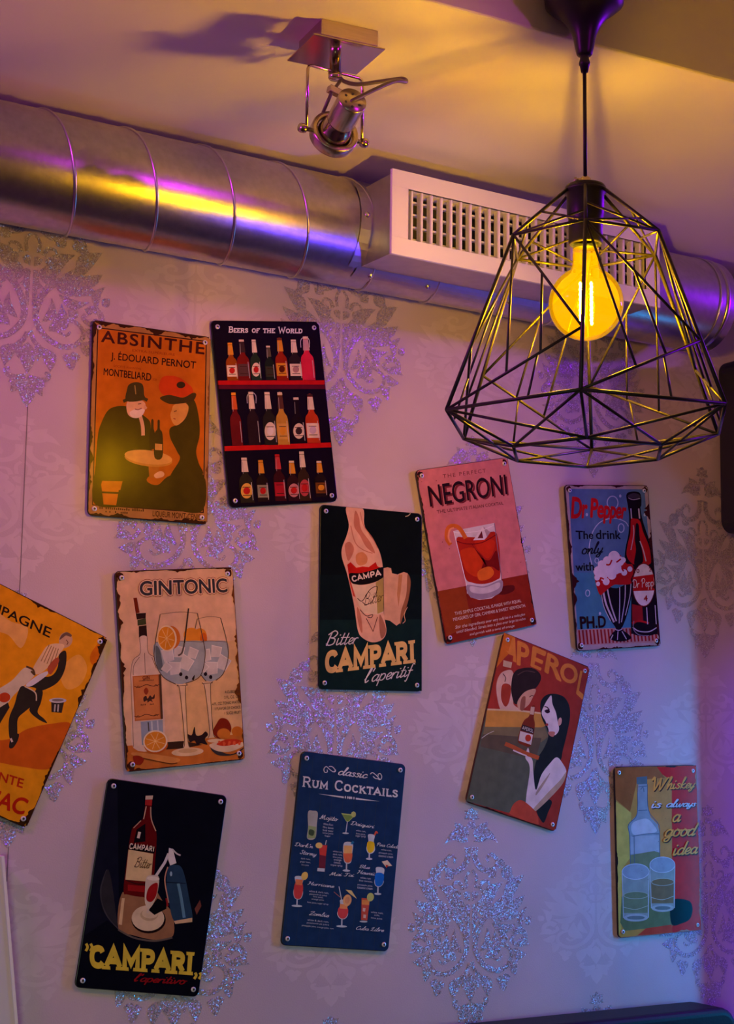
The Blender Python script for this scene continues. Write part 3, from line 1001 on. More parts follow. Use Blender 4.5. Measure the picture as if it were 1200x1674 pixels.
def font_polys(s, shear=0.0, spacing=1.0):
    """outline letters as triangles in a unit box"""
    key = (s, shear, spacing)
    if key in FONT_CACHE:
        return FONT_CACHE[key]
    cu = bpy.data.curves.new('lettering', 'FONT')
    cu.body = s
    cu.resolution_u = 5
    cu.shear = shear
    cu.space_character = spacing
    ob = bpy.data.objects.new('lettering', cu)
    COL.objects.link(ob)
    dg = bpy.context.evaluated_depsgraph_get()
    me = ob.evaluated_get(dg).to_mesh()
    vs = np.array([tuple(v.co) for v in me.vertices])[:, :2] if len(me.vertices) else np.zeros((1, 2))
    fs = [tuple(p.vertices) for p in me.polygons]
    ob.evaluated_get(dg).to_mesh_clear()
    bpy.data.objects.remove(ob)
    bpy.data.curves.remove(cu)
    FONT_CACHE[key] = (vs, fs)
    return vs, fs


class Sign:
    """collects printed shapes given in a measuring frame (quad = the four plate corners in it, from the top left clockwise)"""

    def __init__(self, name, label, x, z, ang, quad, edge=(20, 18, 20), seed=1, w=SW, h=SH):
        self.w, self.h = w, h
        self.Hm = homography(quad, [(-w / 2, h / 2), (w / 2, h / 2), (w / 2, -h / 2), (-w / 2, -h / 2)])
        self.rnd = random.Random(seed)
        self.depth = 0.0
        self.groups = {}
        self.cur = 'picture'
        q = [np.array(p, float) for p in quad]
        self.unit = (np.hypot(*(q[3] - q[0])) + np.hypot(*(q[2] - q[1]))) / 2 / h      # frame units per metre
        pts = round_rect(w, h, 0.0085)
        self.root = MB().prism(pts, -0.0042, 0.0).build('tin_sign', mat('sign_edge', rgb(*edge), 0.4, spec=0.4), bevel=0.0012, seg=2, fix=True)
        self.root.location = (x, -0.0016, Z0 + z)
        self.root.rotation_euler = (0, -math.radians(ang), 0)
        tag(self.root, label, 'sign', 'tin signs on the papered wall')
        self.name = name

    def m(self, p):
        v = self.Hm @ np.array((p[0], p[1], 1.0))
        return (v[0] / v[2], v[1] / v[2])

    def raw(self, polys, color, bands=False):
        """polys already in plate metres; bands: lists of polys, each list a hair above the one before"""
        step = 1.0e-6
        if bands:
            items = [(P, i * step) for i, bd in enumerate(polys) for P in bd]
            span = len(polys) * step
        else:
            items = [(P, 0.0) for P in polys]
            span = 0.0
        g = self.groups.setdefault(self.cur, MB())
        if not hasattr(g, 'ink'):
            g.ink = []
        y0 = -0.00423 - self.depth
        c = rgb(*color)
        for P, dy in items:
            y = y0 - dy
            if len(P) < 3:
                continue
            P = [(min(max(px, -self.w / 2 + 0.0006), self.w / 2 - 0.0006), min(max(pz, -self.h / 2 + 0.0006), self.h / 2 - 0.0006)) for px, pz in P]
            ar = sum(P[i][0] * P[(i + 1) % len(P)][1] - P[(i + 1) % len(P)][0] * P[i][1] for i in range(len(P)))
            if abs(ar) < 1e-9:
                continue
            if ar < 0:
                P = P[::-1]
            o = len(g.v)
            g.v += [Vector((px, y, pz)) for px, pz in P]
            g.face(range(o, o + len(P)))
            g.ink.append((len(P), c))
        self.depth += 4.0e-6 + span

    def ground(self, color, inset=0.0011):
        self.raw([round_rect(self.w - 2 * inset, self.h - 2 * inset, 0.0085 - inset)], color)

    def poly(self, color, pts, smooth=False):
        if smooth:
            pts = smooth_pts(pts, True, 5)
        self.raw([[self.m(p) for p in pts]], color)

    def blob(self, color, pts):
        self.poly(color, pts, True)

    def oval(self, color, c, rx, ry=None, rot=0.0, n=28):
        ry = ry or rx
        a = math.radians(rot)
        pts = []
        for i in range(n):
            t = 2 * PI * i / n
            u, v = rx * math.cos(t), ry * math.sin(t)
            pts.append((c[0] + u * math.cos(a) - v * math.sin(a), c[1] + u * math.sin(a) + v * math.cos(a)))
        self.raw([[self.m(p) for p in pts]], color)

    def line(self, color, pts, w, smooth=True, closed=False, w1=None):
        pts = list(pts)
        if len(pts) > 2 and pts[0] == pts[-1]:
            pts, closed = pts[:-1], True
        if smooth and len(pts) > 2:
            pts = smooth_pts(pts, closed, 5)
        self.raw([[self.m(p) for p in q] for q in strip(pts, w, 0.0, closed, w1)], color)

    def ring(self, color, c, rx, ry, w, n=30):
        pts = [(c[0] + rx * math.cos(2 * PI * i / n), c[1] + ry * math.sin(2 * PI * i / n)) for i in range(n)]
        self.line(color, pts, w, smooth=False, closed=True)

    def _quad(self, q):
        if len(q) == 2:                                   # two opposite corners
            (a, b), (c, d) = q
            q = [(a, b), (c, b), (c, d), (a, d)]
        return q

    def text(self, color, s, q, bold=0.0, shear=0.0, spacing=1.0, grow=0.0):
        """outline lettering filling the quad q (top left, top right, bottom right, bottom left)"""
        q = self._quad(q)
        vs, fs = font_polys(s, shear, spacing)
        ref = vs
        lo, hi = ref.min(0), ref.max(0)
        hm = homography([(lo[0], hi[1]), (hi[0], hi[1]), (hi[0], lo[1]), (lo[0], lo[1])], q)
        bands = []
        for k in range(1 if bold <= 0 else 9):                   # a heavier face: the letters struck again, a little to every side
            dx, dy = (0, 0) if k == 0 else (bold * math.cos(k * PI / 4), bold * math.sin(k * PI / 4))
            W = []
            for v in vs:
                t = hm @ np.array((v[0] + dx, v[1] + dy, 1.0))
                W.append(self.m((t[0] / t[2], t[1] / t[2])))
            bands.append([[W[i] for i in f] for f in fs])
        self.raw(bands, color, True)

    def strokes(self, color, s, q, font='hand', w=0.1, slab=False, shear=0.0, contrast=0.0):
        """stroke lettering; q is the box from baseline to cap height (top left, top right, bottom right, bottom left)"""
        q = self._quad(q)
        F = HAND if font == 'hand' else CAPS
        x, lines = 0.0, []
        for ch in s:
            adv, ls = F.get(ch, (0.4, []))
            k = 1.0
            if font == 'small' and ch.islower():
                adv, ls = CAPS.get(ch.upper(), (0.4, []))
                k = 0.74
            for l in ls:
                if font != 'hand':                               # keep the bars inside the letter height
                    l = [(px, w / 2 / k + py * (1 - w / k)) for px, py in l]
                lines.append((ch, [(x + px * k + shear * py * k, py * k) for px, py in l], k))
            x += adv * k + (0.08 if font == 'hand' else 0.13) * (0 if font == 'hand' else 1)
        hm = homography([(0, 1), (x, 1), (x, 0), (0, 0)], q)

        def to(p):
            t = hm @ np.array((p[0], p[1], 1.0))
            return self.m((t[0] / t[2], t[1] / t[2]))
        bands = []
        for ch, l, k in lines:
            curved = font == 'hand' or (len(l) > 4 and ch in 'BCDOPRSUJG')
            closed = len(l) > 2 and l[0] == l[-1]
            P = smooth_pts(l[:-1] if closed else l, closed, 4) if curved and len(l) > 2 else l
            quads = [[to(p) for p in qd] for qd in strip(P, w, contrast, closed)]
            if font == 'hand':
                bands += [[qd] for qd in quads]                  # loops cross themselves: each piece of the pen stroke lies on the last
            else:
                bands.append(quads)
            if font == 'hand':                                   # round pen ends
                for e in (P[0], P[-1]):
                    bands.append([[to(c) for c in disc2(e, w * 0.47 * (1 - contrast * 0.5), 8)]])
            if slab:
                for e, nb in ((P[0], P[1]), (P[-1], P[-2])):
                    dx, dy = e[0] - nb[0], e[1] - nb[1]
                    if abs(dy) > abs(dx) * 0.9 and (e[1] < w * 0.6 or e[1] > k - w * 0.6) and ch not in 'CSOG':
                        s0, t0 = w * 0.95, w * 0.55
                        y0, y1 = (0.0, t0) if e[1] < k / 2 else (k, k - t0)
                        bands.append([[to((e[0] - s0, y0)), to((e[0] + s0, y0)), to((e[0] + s0 * 0.9, y1)), to((e[0] - s0 * 0.9, y1))]])
        self.raw(bands, color, True)

    def tiny(self, color, p0, p1, h, words=4):
        """print too small to read: rows of specks"""
        (x0, y0), (x1, y1) = p0, p1
        L = math.hypot(x1 - x0, y1 - y0)
        n = max(4, int(L / (h * 0.75)))
        polys = []
        for i in range(n):
            if self.rnd.random() < words / n:
                continue
            t = (i + 0.15) / n
            u = (i + 0.8) / n
            hh = h * self.rnd.uniform(0.55, 1.0)
            a, b_ = (x0 + (x1 - x0) * t, y0 + (y1 - y0) * t), (x0 + (x1 - x0) * u, y0 + (y1 - y0) * u)
            polys.append([self.m(a), self.m(b_), self.m((b_[0], b_[1] - hh)), self.m((a[0], a[1] - hh))])
        self.raw(polys, color)

    def wear(self, color, amount=1.0, sides='tlbr', depth=0.006, n=34, corners=True):
        """chipped rusty rim, worked in plate metres"""
        w, h = self.w / 2 - 0.0007, self.h / 2 - 0.0007
        R = self.rnd
        polys = []
        for sd in sides:
            L = self.h if sd in 'lr' else self.w
            k = int(2.2 * n * L / self.h)
            base = [max(0.0, R.gauss(0.0, 0.55)) for _ in range(k // 5 + 3)]
            prof = []
            for q in range(k + 1):
                e, fq = divmod(q / 5.0, 1.0)
                v = base[int(e)] * (1 - fq) + base[int(e) + 1] * fq
                prof.append(depth * amount * (v * R.uniform(0.35, 1.3) + 0.04 * R.random()))
            for i in range(k):
                t0, t1 = -L / 2 + L * i / k, -L / 2 + L * (i + 1) / k
                t0, t1 = max(t0, -L / 2 + 0.004), min(t1, L / 2 - 0.004)
                a, b_ = prof[i] + 0.0005, prof[i + 1] + 0.0005
                if sd == 'l':
                    P = [(-w, t0), (-w + a, t0), (-w + b_, t1), (-w, t1)]
                elif sd == 'r':
                    P = [(w, t0), (w - a, t0), (w - b_, t1), (w, t1)]
                elif sd == 't':
                    P = [(t0, h), (t0, h - a), (t1, h - b_), (t1, h)]
                else:
                    P = [(t0, -h), (t0, -h + a), (t1, -h + b_), (t1, -h)]
                polys.append(P)
        if corners:
            for sx in (-1, 1):
                for sz in (-1, 1):
                    P = []
                    cx, cz = sx * (w - 0.0075), sz * (h - 0.0075)
                    for i in range(11):
                        a = 2 * PI * i / 11
                        r = 0.0058 * R.uniform(0.75, 1.25)
                        P.append((cx + r * math.cos(a), cz + r * math.sin(a)))
                    polys.append(P)
        self.raw([[P] for P in polys] if len(polys) < 60 else [polys[::2], polys[1::2]], color, True)

    def specks(self, color, n, r=0.0012, area=None):
        polys = []
        for _ in range(n):
            x, z = self.rnd.uniform(-self.w / 2, self.w / 2) * 0.93, self.rnd.uniform(-self.h / 2, self.h / 2) * 0.95
            rr = r * self.rnd.uniform(0.3, 1.2)
            polys.append([(x + rr * self.rnd.uniform(0.5, 1.2) * math.cos(a), z + rr * self.rnd.uniform(0.5, 1.2) * math.sin(a)) for a in [i * PI / 3 for i in range(6)]])
        self.raw(polys, color)

    def finish(self, ring=(205, 205, 200), holes=None):
        for nm, g in self.groups.items():
            o = g.build(nm, M_PRINT, self.root)
            at = o.data.color_attributes.new('ink', 'FLOAT_COLOR', 'CORNER')
            buf = []
            for n_, c in g.ink:
                buf += [c[0], c[1], c[2], 1.0] * n_
            at.data.foreach_set('color', buf)
        ix, iz = self.w / 2 - 0.0105, self.h / 2 - 0.0105
        for sx, sz in (holes or ((-1, 1), (1, 1), (1, -1), (-1, -1))):
            b = MB()
            p = (sx * ix, -0.0042, sz * iz)
            b.lathe([(0.0038, 0.0), (0.0038, 0.0012), (0.0033, 0.0018), (0.0018, 0.0019)], p, (0, -1, 0), 18, 0)
            b.lathe([(0.0018, 0.0019), (0.0017, 0.0011), (0.0001, 0.0010)], p, (0, -1, 0), 18, 1)
            b.build('screw', [M_SCREW, M_HOLE], self.root, fix=True)
        return self.root
# ---- ochre café sign (upper left)
s = Sign('cafe', 'orange tin sign headed ABSINTHE with two figures at a round café table', 1.0123, 0.4837, 0.63,
         [(114, 87), (982, 237), (967, 1591), (91, 1508)], (25, 18, 16), 3)
s.ground((176, 124, 62))
s.wear((60, 34, 18), 1.5, 'tlb', 0.007, 40, False)
s.wear((120, 78, 36), 1.0, 'r', 0.006, 40, False)
s.line((58, 28, 20), [(152, 148), (948, 268), (934, 1502), (128, 1434), (152, 148)], 8, smooth=False)
s.poly((196, 104, 22), [(157, 154), (943, 273), (929, 1496), (134, 1430)])
DK = (72, 60, 16)
s.blob(DK, [(160, 940), (182, 850), (238, 748), (330, 722), (420, 745), (500, 800), (545, 850), (548, 960), (560, 1060), (600, 1170), (520, 1260), (600, 1300), (700, 1230), (930, 1230), (928, 1490), (700, 1480), (400, 1455), (140, 1425), (146, 1150)])
s.blob(DK, [(800, 720), (860, 690), (895, 800), (905, 940), (880, 1060), (900, 1150), (928, 1230), (800, 1260), (690, 1250), (760, 1120), (740, 1060), (690, 960), (690, 890), (760, 860), (800, 800)])
s.blob((232, 176, 118), [(378, 690), (440, 672), (500, 700), (506, 745), (486, 790), (430, 812), (384, 790), (368, 735)])
s.line((232, 176, 118), [(470, 800), (488, 870), (492, 940)], 26)
s.blob((70, 58, 26), [(372, 600), (390, 565), (440, 552), (486, 572), (496, 640), (496, 682), (368, 688)])
s.line((70, 58, 26), [(344, 690), (400, 668), (470, 664), (522, 686)], 24)
s.line((150, 120, 60), [(428, 575), (436, 640)], 8)
s.blob((240, 214, 176), [(392, 770), (440, 748), (500, 752), (486, 792), (452, 812), (410, 806)])
s.line((96, 60, 40), [(452, 712), (476, 708)], 6, smooth=False)
s.line((150, 84, 60), [(480, 742), (452, 752), (430, 746)], 7)
s.blob((222, 164, 110), [(496, 716), (520, 740), (500, 752)])
s.blob((222, 158, 70), [(716, 724), (780, 706), (822, 740), (800, 820), (745, 870), (712, 860), (690, 800), (700, 760)])
s.line((96, 60, 30), [(716, 772), (736, 766)], 6, smooth=False)
s.line((160, 60, 40), [(712, 822), (728, 826)], 7, smooth=False)
s.blob((206, 66, 22), [(604, 580), (630, 520), (700, 512), (760, 530), (800, 560), (845, 600), (850, 650), (780, 668), (700, 668), (640, 650), (612, 620)])
s.blob((70, 54, 24), [(612, 672), (680, 650), (780, 672), (850, 640), (878, 652), (850, 700), (760, 715), (680, 715)])
s.oval((60, 44, 22), (765, 580), 32, 24)
s.poly((190, 112, 30), [(532, 1150), (610, 1158), (604, 1250), (540, 1244)])
s.oval((206, 140, 48), (532, 1112), 176, 52, 8)
s.oval((226, 164, 72), (532, 1098), 176, 50, 8)
for x0, x1, y0, y1 in ((540, 578, 900, 1030), (576, 634, 905, 1098)):
    c = (x0 + x1) / 2
    s.blob((64, 48, 20), [(c - 8, y0 - 70), (c + 8, y0 - 70), (c + 10, y0 - 10), (x1, y0 + 30), (x1, y1), (x0, y1), (x0, y0 + 30), (c - 10, y0 - 10)])
s.poly((222, 160, 70), [(580, 1000), (632, 1006), (632, 1050), (580, 1046)])
s.blob((232, 176, 118), [(575, 1225), (620, 1200), (648, 1215), (640, 1240), (590, 1250)])
s.poly((204, 116, 30), [(196, 1262), (345, 1268), (330, 1330), (318, 1330), (300, 1440), (208, 1432), (196, 1340), (188, 1290)])
s.line((70, 48, 20), [(196, 1345), (320, 1352)], 14, smooth=False)
s.cur = 'lettering'
s.text((70, 30, 22), 'ABSINTHE', [(180, 168), (937, 278), (932, 362), (178, 252)], 0.02, spacing=1.15)
s.text((140, 60, 20), 'EXTRA-SUPÉRIEURE', [(408, 306), (720, 346), (718, 368), (406, 328)], 0.0)
s.text((56, 28, 20), 'J. ÉDOUARD PERNOT', [(252, 318), (876, 400), (870, 482), (250, 396)], 0.016)
s.text((140, 60, 20), 'SOCIÉTÉ ANONYME', [(272, 418), (474, 446), (473, 466), (271, 438)])
s.text((56, 28, 20), 'MONTBELIARD', [(200, 444), (548, 492), (546, 546), (198, 494)], 0.016)
s.text((140, 60, 20), 'DOUBS', [(560, 526), (590, 530), (589, 546), (559, 542)])
s.text((84, 52, 24), 'LIQUEUR MONT-CENIS', [(568, 1484), (915, 1516), (913, 1566), (566, 1530)], 0.012)
s.tiny((90, 56, 26), (160, 1462), (506, 1490), 20, 6)
s.tiny((90, 56, 26), (206, 1488), (428, 1508), 18, 4)
s.finish()

# ---- shelf of beer bottles
s = Sign('beers', 'black tin sign with rows of bottles on red shelves, right of the orange café sign', 1.2296, 0.5274, 8.08,
         [(47, 111), (905, 122), (1053, 1545), (206, 1584)], (16, 14, 18), 5)
s.ground((22, 12, 30))
s.line((190, 24, 26), [(102, 606), (952, 608)], 34, smooth=False)
s.poly((90, 20, 40), [(106, 626), (954, 628), (958, 660), (110, 656)])
s.line((196, 26, 24), [(160, 1124), (1004, 1102)], 38, smooth=False)


def beer(x, y0, y1, wd, glass, label, neck, cap, kind=0, lean=0.08, dot=None):
    """bottle standing at y1, top at y0"""
    H = y1 - y0
    k = lambda u, v: (x + u * wd - (y1 - y0) * (1 - v) * 0 + (v - 1) * H * -lean * -1, y0 + v * H)
    hw = 0.5
    s.blob(glass, [k(-0.17, 0.02), k(0.17, 0.02), k(0.18, 0.25), k(0.24, 0.38), k(hw, 0.52), k(hw, 0.98), k(0.4, 1.0), k(-0.4, 1.0), k(-hw, 0.98), k(-hw, 0.52), k(-0.24, 0.38), k(-0.18, 0.25)])
    s.poly(cap, [k(-0.2, 0.0), k(0.2, 0.0), k(0.21, 0.05), k(-0.21, 0.05)])
    if neck:
        s.poly(neck, [k(-0.2, 0.06), k(0.2, 0.06), k(0.26, 0.32), k(-0.26, 0.32)])
    if label:
        if kind == 0:
            s.poly(label, [k(-0.46, 0.6), k(0.46, 0.6), k(0.47, 0.9), k(-0.47, 0.9)])
        else:
            c = k(0, 0.74)
            s.oval(label, c, wd * 0.44, H * 0.17)
        if dot:
            c = k(0, 0.74)
            s.oval(dot, c, wd * 0.26, H * 0.08)
        a, b_ = k(-0.3, 0.68), k(0.3, 0.68)
        s.line((60, 30, 24), [k(-0.3, 0.66), k(0.3, 0.66)], 5, smooth=False)
        s.line((60, 30, 24), [k(-0.32, 0.84), k(0.32, 0.84)], 5, smooth=False)
    s.line((200, 190, 180), [k(0.4, 0.55), k(0.42, 0.95)], 4, smooth=False)
    s.line((170, 160, 150), [k(-0.13, 0.1), k(-0.16, 0.36)], 3, smooth=False)


CR, GO, RD, BR, GR, BK = (232, 206, 170), (226, 150, 40), (190, 34, 30), (96, 34, 16), (40, 52, 36), (34, 22, 24)
row1 = [(215, 290, 588, 86, (150, 70, 16), CR, GO, GO, 0, RD), (308, 265, 588, 96, (120, 26, 22), (92, 60, 56), (60, 40, 40), CR, 0, None), (405, 265, 588, 78, GR, CR, CR, CR, 1, RD),
        (515, 315, 588, 74, (30, 36, 28), (56, 54, 40), (96, 82, 60), CR, 0, None), (610, 252, 588, 92, (150, 36, 18), GO, GO, (120, 60, 40), 0, BR), (720, 266, 588, 98, (44, 30, 34), CR, CR, CR, 0, (180, 130, 120)),
        (818, 242, 588, 100, (214, 40, 66), None, (200, 150, 150), CR, 0, None)]
row2 = [(255, 685, 1098, 84, (104, 22, 26), None, (216, 96, 40), GO, 0, None), (392, 680, 1098, 92, (44, 26, 30), None, CR, CR, 0, None), (520, 682, 1098, 100, (40, 34, 30), CR, CR, CR, 1, (236, 220, 200)),
        (620, 684, 1096, 92, (196, 140, 50), (216, 160, 70), (90, 50, 40), CR, 0, GO), (744, 726, 1084, 100, (30, 18, 26), CR, None, CR, 1, (60, 40, 40)), (856, 700, 1084, 104, (190, 60, 26), CR, CR, (70, 40, 36), 0, (200, 170, 180))]
row3 = [(335, 1196, 1545, 104, (46, 40, 30), (224, 170, 70), CR, CR, 1, RD), (462, 1216, 1540, 90, (40, 26, 22), (150, 140, 110), GO, GO, 0, RD), (596, 1172, 1535, 88, (60, 20, 24), (170, 30, 40), (200, 60, 60), RD, 0, None),
        (704, 1224, 1536, 96, (50, 24, 26), (206, 130, 120), GO, CR, 1, RD), (790, 1152, 1536, 90, (60, 40, 26), (190, 70, 70), CR, CR, 1, RD), (918, 1228, 1508, 92, (34, 22, 24), (116, 66, 26), GO, CR, 0, GO)]
for x, y0, y1, wd, gl, lb, nk, cp, kd, dt in row1 + row2 + row3:
    beer(x + 10, y0, y1, wd, gl, lb, nk, cp, kd, 0.09, dt)
for x, y in ((795, 250), (372, 690)):
    s.line((210, 200, 196), [(x - 34, y + 80), (x - 34, y + 20), (x, y - 6), (x + 32, y + 20), (x + 34, y + 80)], 5)
s.cur = 'lettering'
s.strokes((232, 226, 220), 'Beers of the World', [(190, 160), (780, 166), (778, 218), (188, 210)], 'small', 0.17, slab=True)
s.wear((12, 8, 12), 0.3, 'tlbr', 0.004, 30, False)
s.finish()

# ---- black sign with a wrapped bottle
s = Sign('bitter', 'black tin sign with a slanted wrapped bottle and cream capitals, below the beer bottle sign', 1.4183, 0.2363, 0.56,
         [(103, 78), (917, 152), (919, 1580), (93, 1555)], (14, 16, 18), 7)
s.ground((13, 20, 22))
s.poly((20, 40, 40), [(96, 900), (918, 900), (919, 1575), (93, 1550)])
s.poly((15, 26, 28), [(100, 640), (918, 640), (918, 1000), (97, 1000)])
SK, SK2 = (226, 172, 142), (196, 120, 92)
s.blob(SK, [(310, 98), (440, 108), (452, 230), (480, 300), (560, 420), (600, 560), (604, 760), (612, 960), (632, 1090), (600, 1160), (520, 1182), (440, 1145), (402, 1080), (372, 880), (318, 640), (275, 500), (278, 420), (312, 330), (330, 240)])
s.blob(SK2, [(372, 250), (420, 330), (470, 420), (540, 470), (500, 380), (430, 280), (410, 180), (380, 130)])
s.blob(SK2, [(300, 400), (340, 380), (372, 440), (330, 530), (308, 480)])
s.blob((210, 134, 84), [(390, 480), (440, 460), (478, 500), (470, 550), (420, 568), (390, 540)])
s.line(SK2, [(345, 250), (380, 380), (440, 440), (520, 470)], 7)
s.line(SK2, [(420, 140), (450, 250), (520, 350), (560, 430)], 6)
s.poly((190, 28, 22), [(318, 560), (344, 540), (390, 585), (440, 575), (490, 580), (545, 540), (560, 575), (600, 590), (606, 650), (330, 650)])
s.blob((24, 20, 20), [(334, 632), (420, 628), (520, 604), (608, 582), (606, 660), (540, 700), (440, 722), (356, 708)])
s.poly((226, 196, 160), [(352, 712), (440, 728), (540, 706), (606, 664), (608, 940), (560, 960), (450, 950), (410, 880)])
s.poly((176, 150, 82), [(545, 704), (606, 664), (608, 935), (560, 955)])
s.poly((196, 70, 50), [(330, 655), (352, 715), (384, 820), (366, 812), (336, 700)])
s.line((80, 50, 40), [(400, 830), (440, 850), (500, 760), (560, 740), (520, 850), (470, 880), (440, 860)], 6)
s.line((80, 50, 40), [(420, 920), (470, 970), (520, 960), (510, 985), (480, 980)], 6)
s.line((110, 60, 50), [(470, 990), (525, 1095), (560, 980)], 6, smooth=False)
s.blob(SK2, [(400, 900), (430, 980), (440, 1100), (420, 1080), (395, 960)])
s.blob((170, 110, 84), [(580, 960), (625, 1060), (622, 1120), (590, 1150), (575, 1060)])
s.poly((214, 162, 128), [(608, 590), (640, 582), (668, 590), (676, 630), (720, 640), (770, 620), (800, 630), (826, 700), (812, 820), (780, 940), (740, 1030), (712, 1050), (660, 1010), (614, 1000)])
s.poly((190, 128, 84), [(730, 640), (760, 640), (748, 760), (728, 900), (716, 800)])
s.blob((150, 96, 66), [(800, 640), (826, 700), (806, 850), (770, 960), (742, 1040), (748, 940), (790, 800)])
s.line((196, 150, 120), [(800, 900), (775, 960), (782, 1010), (762, 1032)], 6)
s.cur = 'lettering'
s.cur = 'label_lettering'
s.strokes((230, 206, 190), 'CAMPA', [(350, 652), (590, 598), (596, 650), (362, 700)], 'caps', 0.2, slab=False)
s.strokes((70, 44, 38), 'Bitter', [(450, 790), (600, 760), (604, 850), (450, 890)], 'hand', 0.05, shear=0.2)
s.cur = 'script_lettering'
s.strokes((214, 208, 204), 'Bitter', [(150, 1090), (402, 1094), (392, 1192), (140, 1206)], 'hand', 0.075, shear=0.25)
s.cur = 'heading_lettering'
s.strokes((226, 186, 112), 'CAMPARI', [(150, 1246), (868, 1164), (874, 1346), (148, 1432)], 'caps', 0.26, slab=True)
s.cur = 'lower_script_lettering'
s.strokes((214, 208, 204), "l'aperitif", [(455, 1400), (832, 1356), (826, 1452), (448, 1506)], 'hand', 0.075, shear=0.3)
s.line((190, 180, 160), [(780, 176), (805, 168), (822, 150)], 6)
s.finish()

# ---- pink cocktail sign
s = Sign('pink', 'pink and brick red tin sign with a tumbler of red drink and orange peel', 1.6327, 0.3355, 12.56,
         [(84, 150), (828, 42), (1074, 1410), (330, 1568)], (40, 22, 24), 9)
s.ground((206, 120, 122))
s.poly((136, 40, 28), [(262, 1130), (1006, 990), (1068, 1405), (334, 1562)])
s.poly((150, 62, 30), [(262, 1130), (480, 1090), (540, 1400), (334, 1500)])
s.blob((90, 24, 26), [(720, 1120), (800, 1090), (880, 1085), (880, 1130), (800, 1160), (720, 1150)])
s.poly((216, 198, 200), [(390, 640), (722, 575), (780, 1010), (782, 1130), (700, 1190), (600, 1202), (530, 1180), (502, 1140), (490, 1060)])
s.blob((176, 40, 26), [(412, 720), (480, 690), (600, 690), (740, 660), (772, 980), (740, 1040), (640, 1072), (540, 1060), (482, 1010)])
s.blob((206, 60, 26), [(450, 800), (560, 780), (625, 880), (590, 1010), (500, 970), (470, 900)])
s.blob((120, 22, 22), [(540, 740), (600, 840), (680, 880), (740, 800), (765, 960), (700, 930), (620, 950), (640, 870), (560, 780)])
s.blob((226, 106, 36), [(590, 970), (680, 930), (720, 980), (680, 1030), (600, 1040)])
s.blob((200, 48, 24), [(560, 730), (700, 710), (726, 760), (690, 850), (640, 850)])
s.line((120, 22, 24), [(412, 722), (500, 745), (620, 735), (742, 668)], 8)
s.poly((232, 214, 214), [(550, 716), (630, 605), (662, 690), (640, 712)])
s.poly((110, 34, 40), [(585, 700), (620, 640), (632, 700)])
s.poly((180, 150, 156), [(632, 606), (690, 650), (662, 690)])
s.line((238, 222, 224), [(390, 642), (430, 655), (600, 640), (722, 592)], 5)
s.line((238, 222, 224), [(392, 640), (492, 1060), (505, 1150)], 6, smooth=False)
s.line((130, 110, 130), [(722, 578), (780, 1010), (782, 1130)], 6, smooth=False)
s.blob((160, 140, 156), [(500, 1080), (640, 1092), (780, 1040), (780, 1130), (700, 1180), (600, 1196), (520, 1168)])
s.blob((206, 190, 196), [(530, 1090), (640, 1102), (760, 1060), (756, 1110), (650, 1150), (540, 1140)])
s.line((210, 104, 40), [(368, 752), (336, 700), (345, 620), (390, 598), (440, 620), (490, 700)], 34)
s.line((236, 150, 110), [(368, 735), (350, 690), (362, 630), (395, 615)], 14)
s.specks((110, 40, 44), 26, 0.0010)
s.wear((50, 24, 26), 1.0, 'lr', 0.004, 50, True)
s.cur = 'lettering'
s.text((110, 50, 56), 'THE PERFECT', [(302, 182), (648, 136), (652, 166), (306, 214)], 0.0, spacing=1.3)
s.text((120, 44, 50), 'NEGRONI', [(196, 288), (822, 196), (838, 352), (216, 456)], 0.004, spacing=1.0)
s.text((40, 22, 30), 'NEGRONI', [(180, 276), (808, 182), (826, 342), (204, 444)], 0.008, spacing=1.0)
s.text((96, 40, 46), 'THE ULTIMATE ITALIAN COCKTAIL', [(254, 472), (792, 402), (796, 426), (260, 500)], 0.004)
LT = (226, 200, 190)
s.text(LT, 'THIS SIMPLE COCKTAIL IS MADE WITH EQUAL', [(398, 1300), (938, 1198), (944, 1226), (404, 1332)], 0.0)
s.text(LT, 'MEASURES OF GIN, CAMPARI & SWEET VERMOUTH', [(386, 1348), (970, 1238), (976, 1266), (392, 1378)], 0.0)
s.text(LT, 'Stir the ingredients over very cold ice in a rocks glass', [(402, 1412), (972, 1310), (976, 1336), (408, 1446)], 0.0, shear=0.3)
s.text(LT, 'until blended. Strain into a glass over large ice cubes', [(412, 1450), (976, 1346), (980, 1372), (418, 1482)], 0.0, shear=0.3)
s.text(LT, 'and garnish with a twist of orange', [(520, 1474), (886, 1404), (890, 1430), (524, 1500)], 0.0, shear=0.3)
s.finish()

# ---- blue soda sign
s = Sign('soda', 'blue tin sign with a soda bottle and a foaming float, right of the pink sign', 1.9389, 0.3265, 5.2,
         [(103, 124), (843, 121), (956, 1553), (216, 1593)], (30, 18, 26), 11)
s.ground((176, 150, 150))
s.poly((84, 112, 150), [(138, 160), (812, 158), (920, 1400), (218, 1410)])
s.poly((70, 124, 152), [(190, 900), (880, 900), (918, 1400), (216, 1408)])
BC = (176, 182, 206)
s.line(BC, [(345, 830), (320, 700), (345, 560), (400, 470), (470, 430), (560, 420), (640, 450), (668, 490)], 8)
for c, rx, ry, w_ in (((528, 280), 48, 58, 9), ((604, 505), 26, 38, 9), ((388, 795), 16, 22, 6), ((308, 1082), 18, 28, 8)):
    s.ring(BC, c, rx, ry, w_)
for c in ((596, 220), (300, 388), (815, 386), (416, 1262)):
    s.oval(BC, c, 10, 14)
s.poly((186, 130, 126), [(214, 1402), (920, 1380), (938, 1520), (228, 1540)])
for i in range(22):
    x = 232 + i * 32
    s.line((150, 34, 34), [(x, 1408 - i * 0.9), (x + 14, 1535 - i * 1.5)], 15, smooth=False)
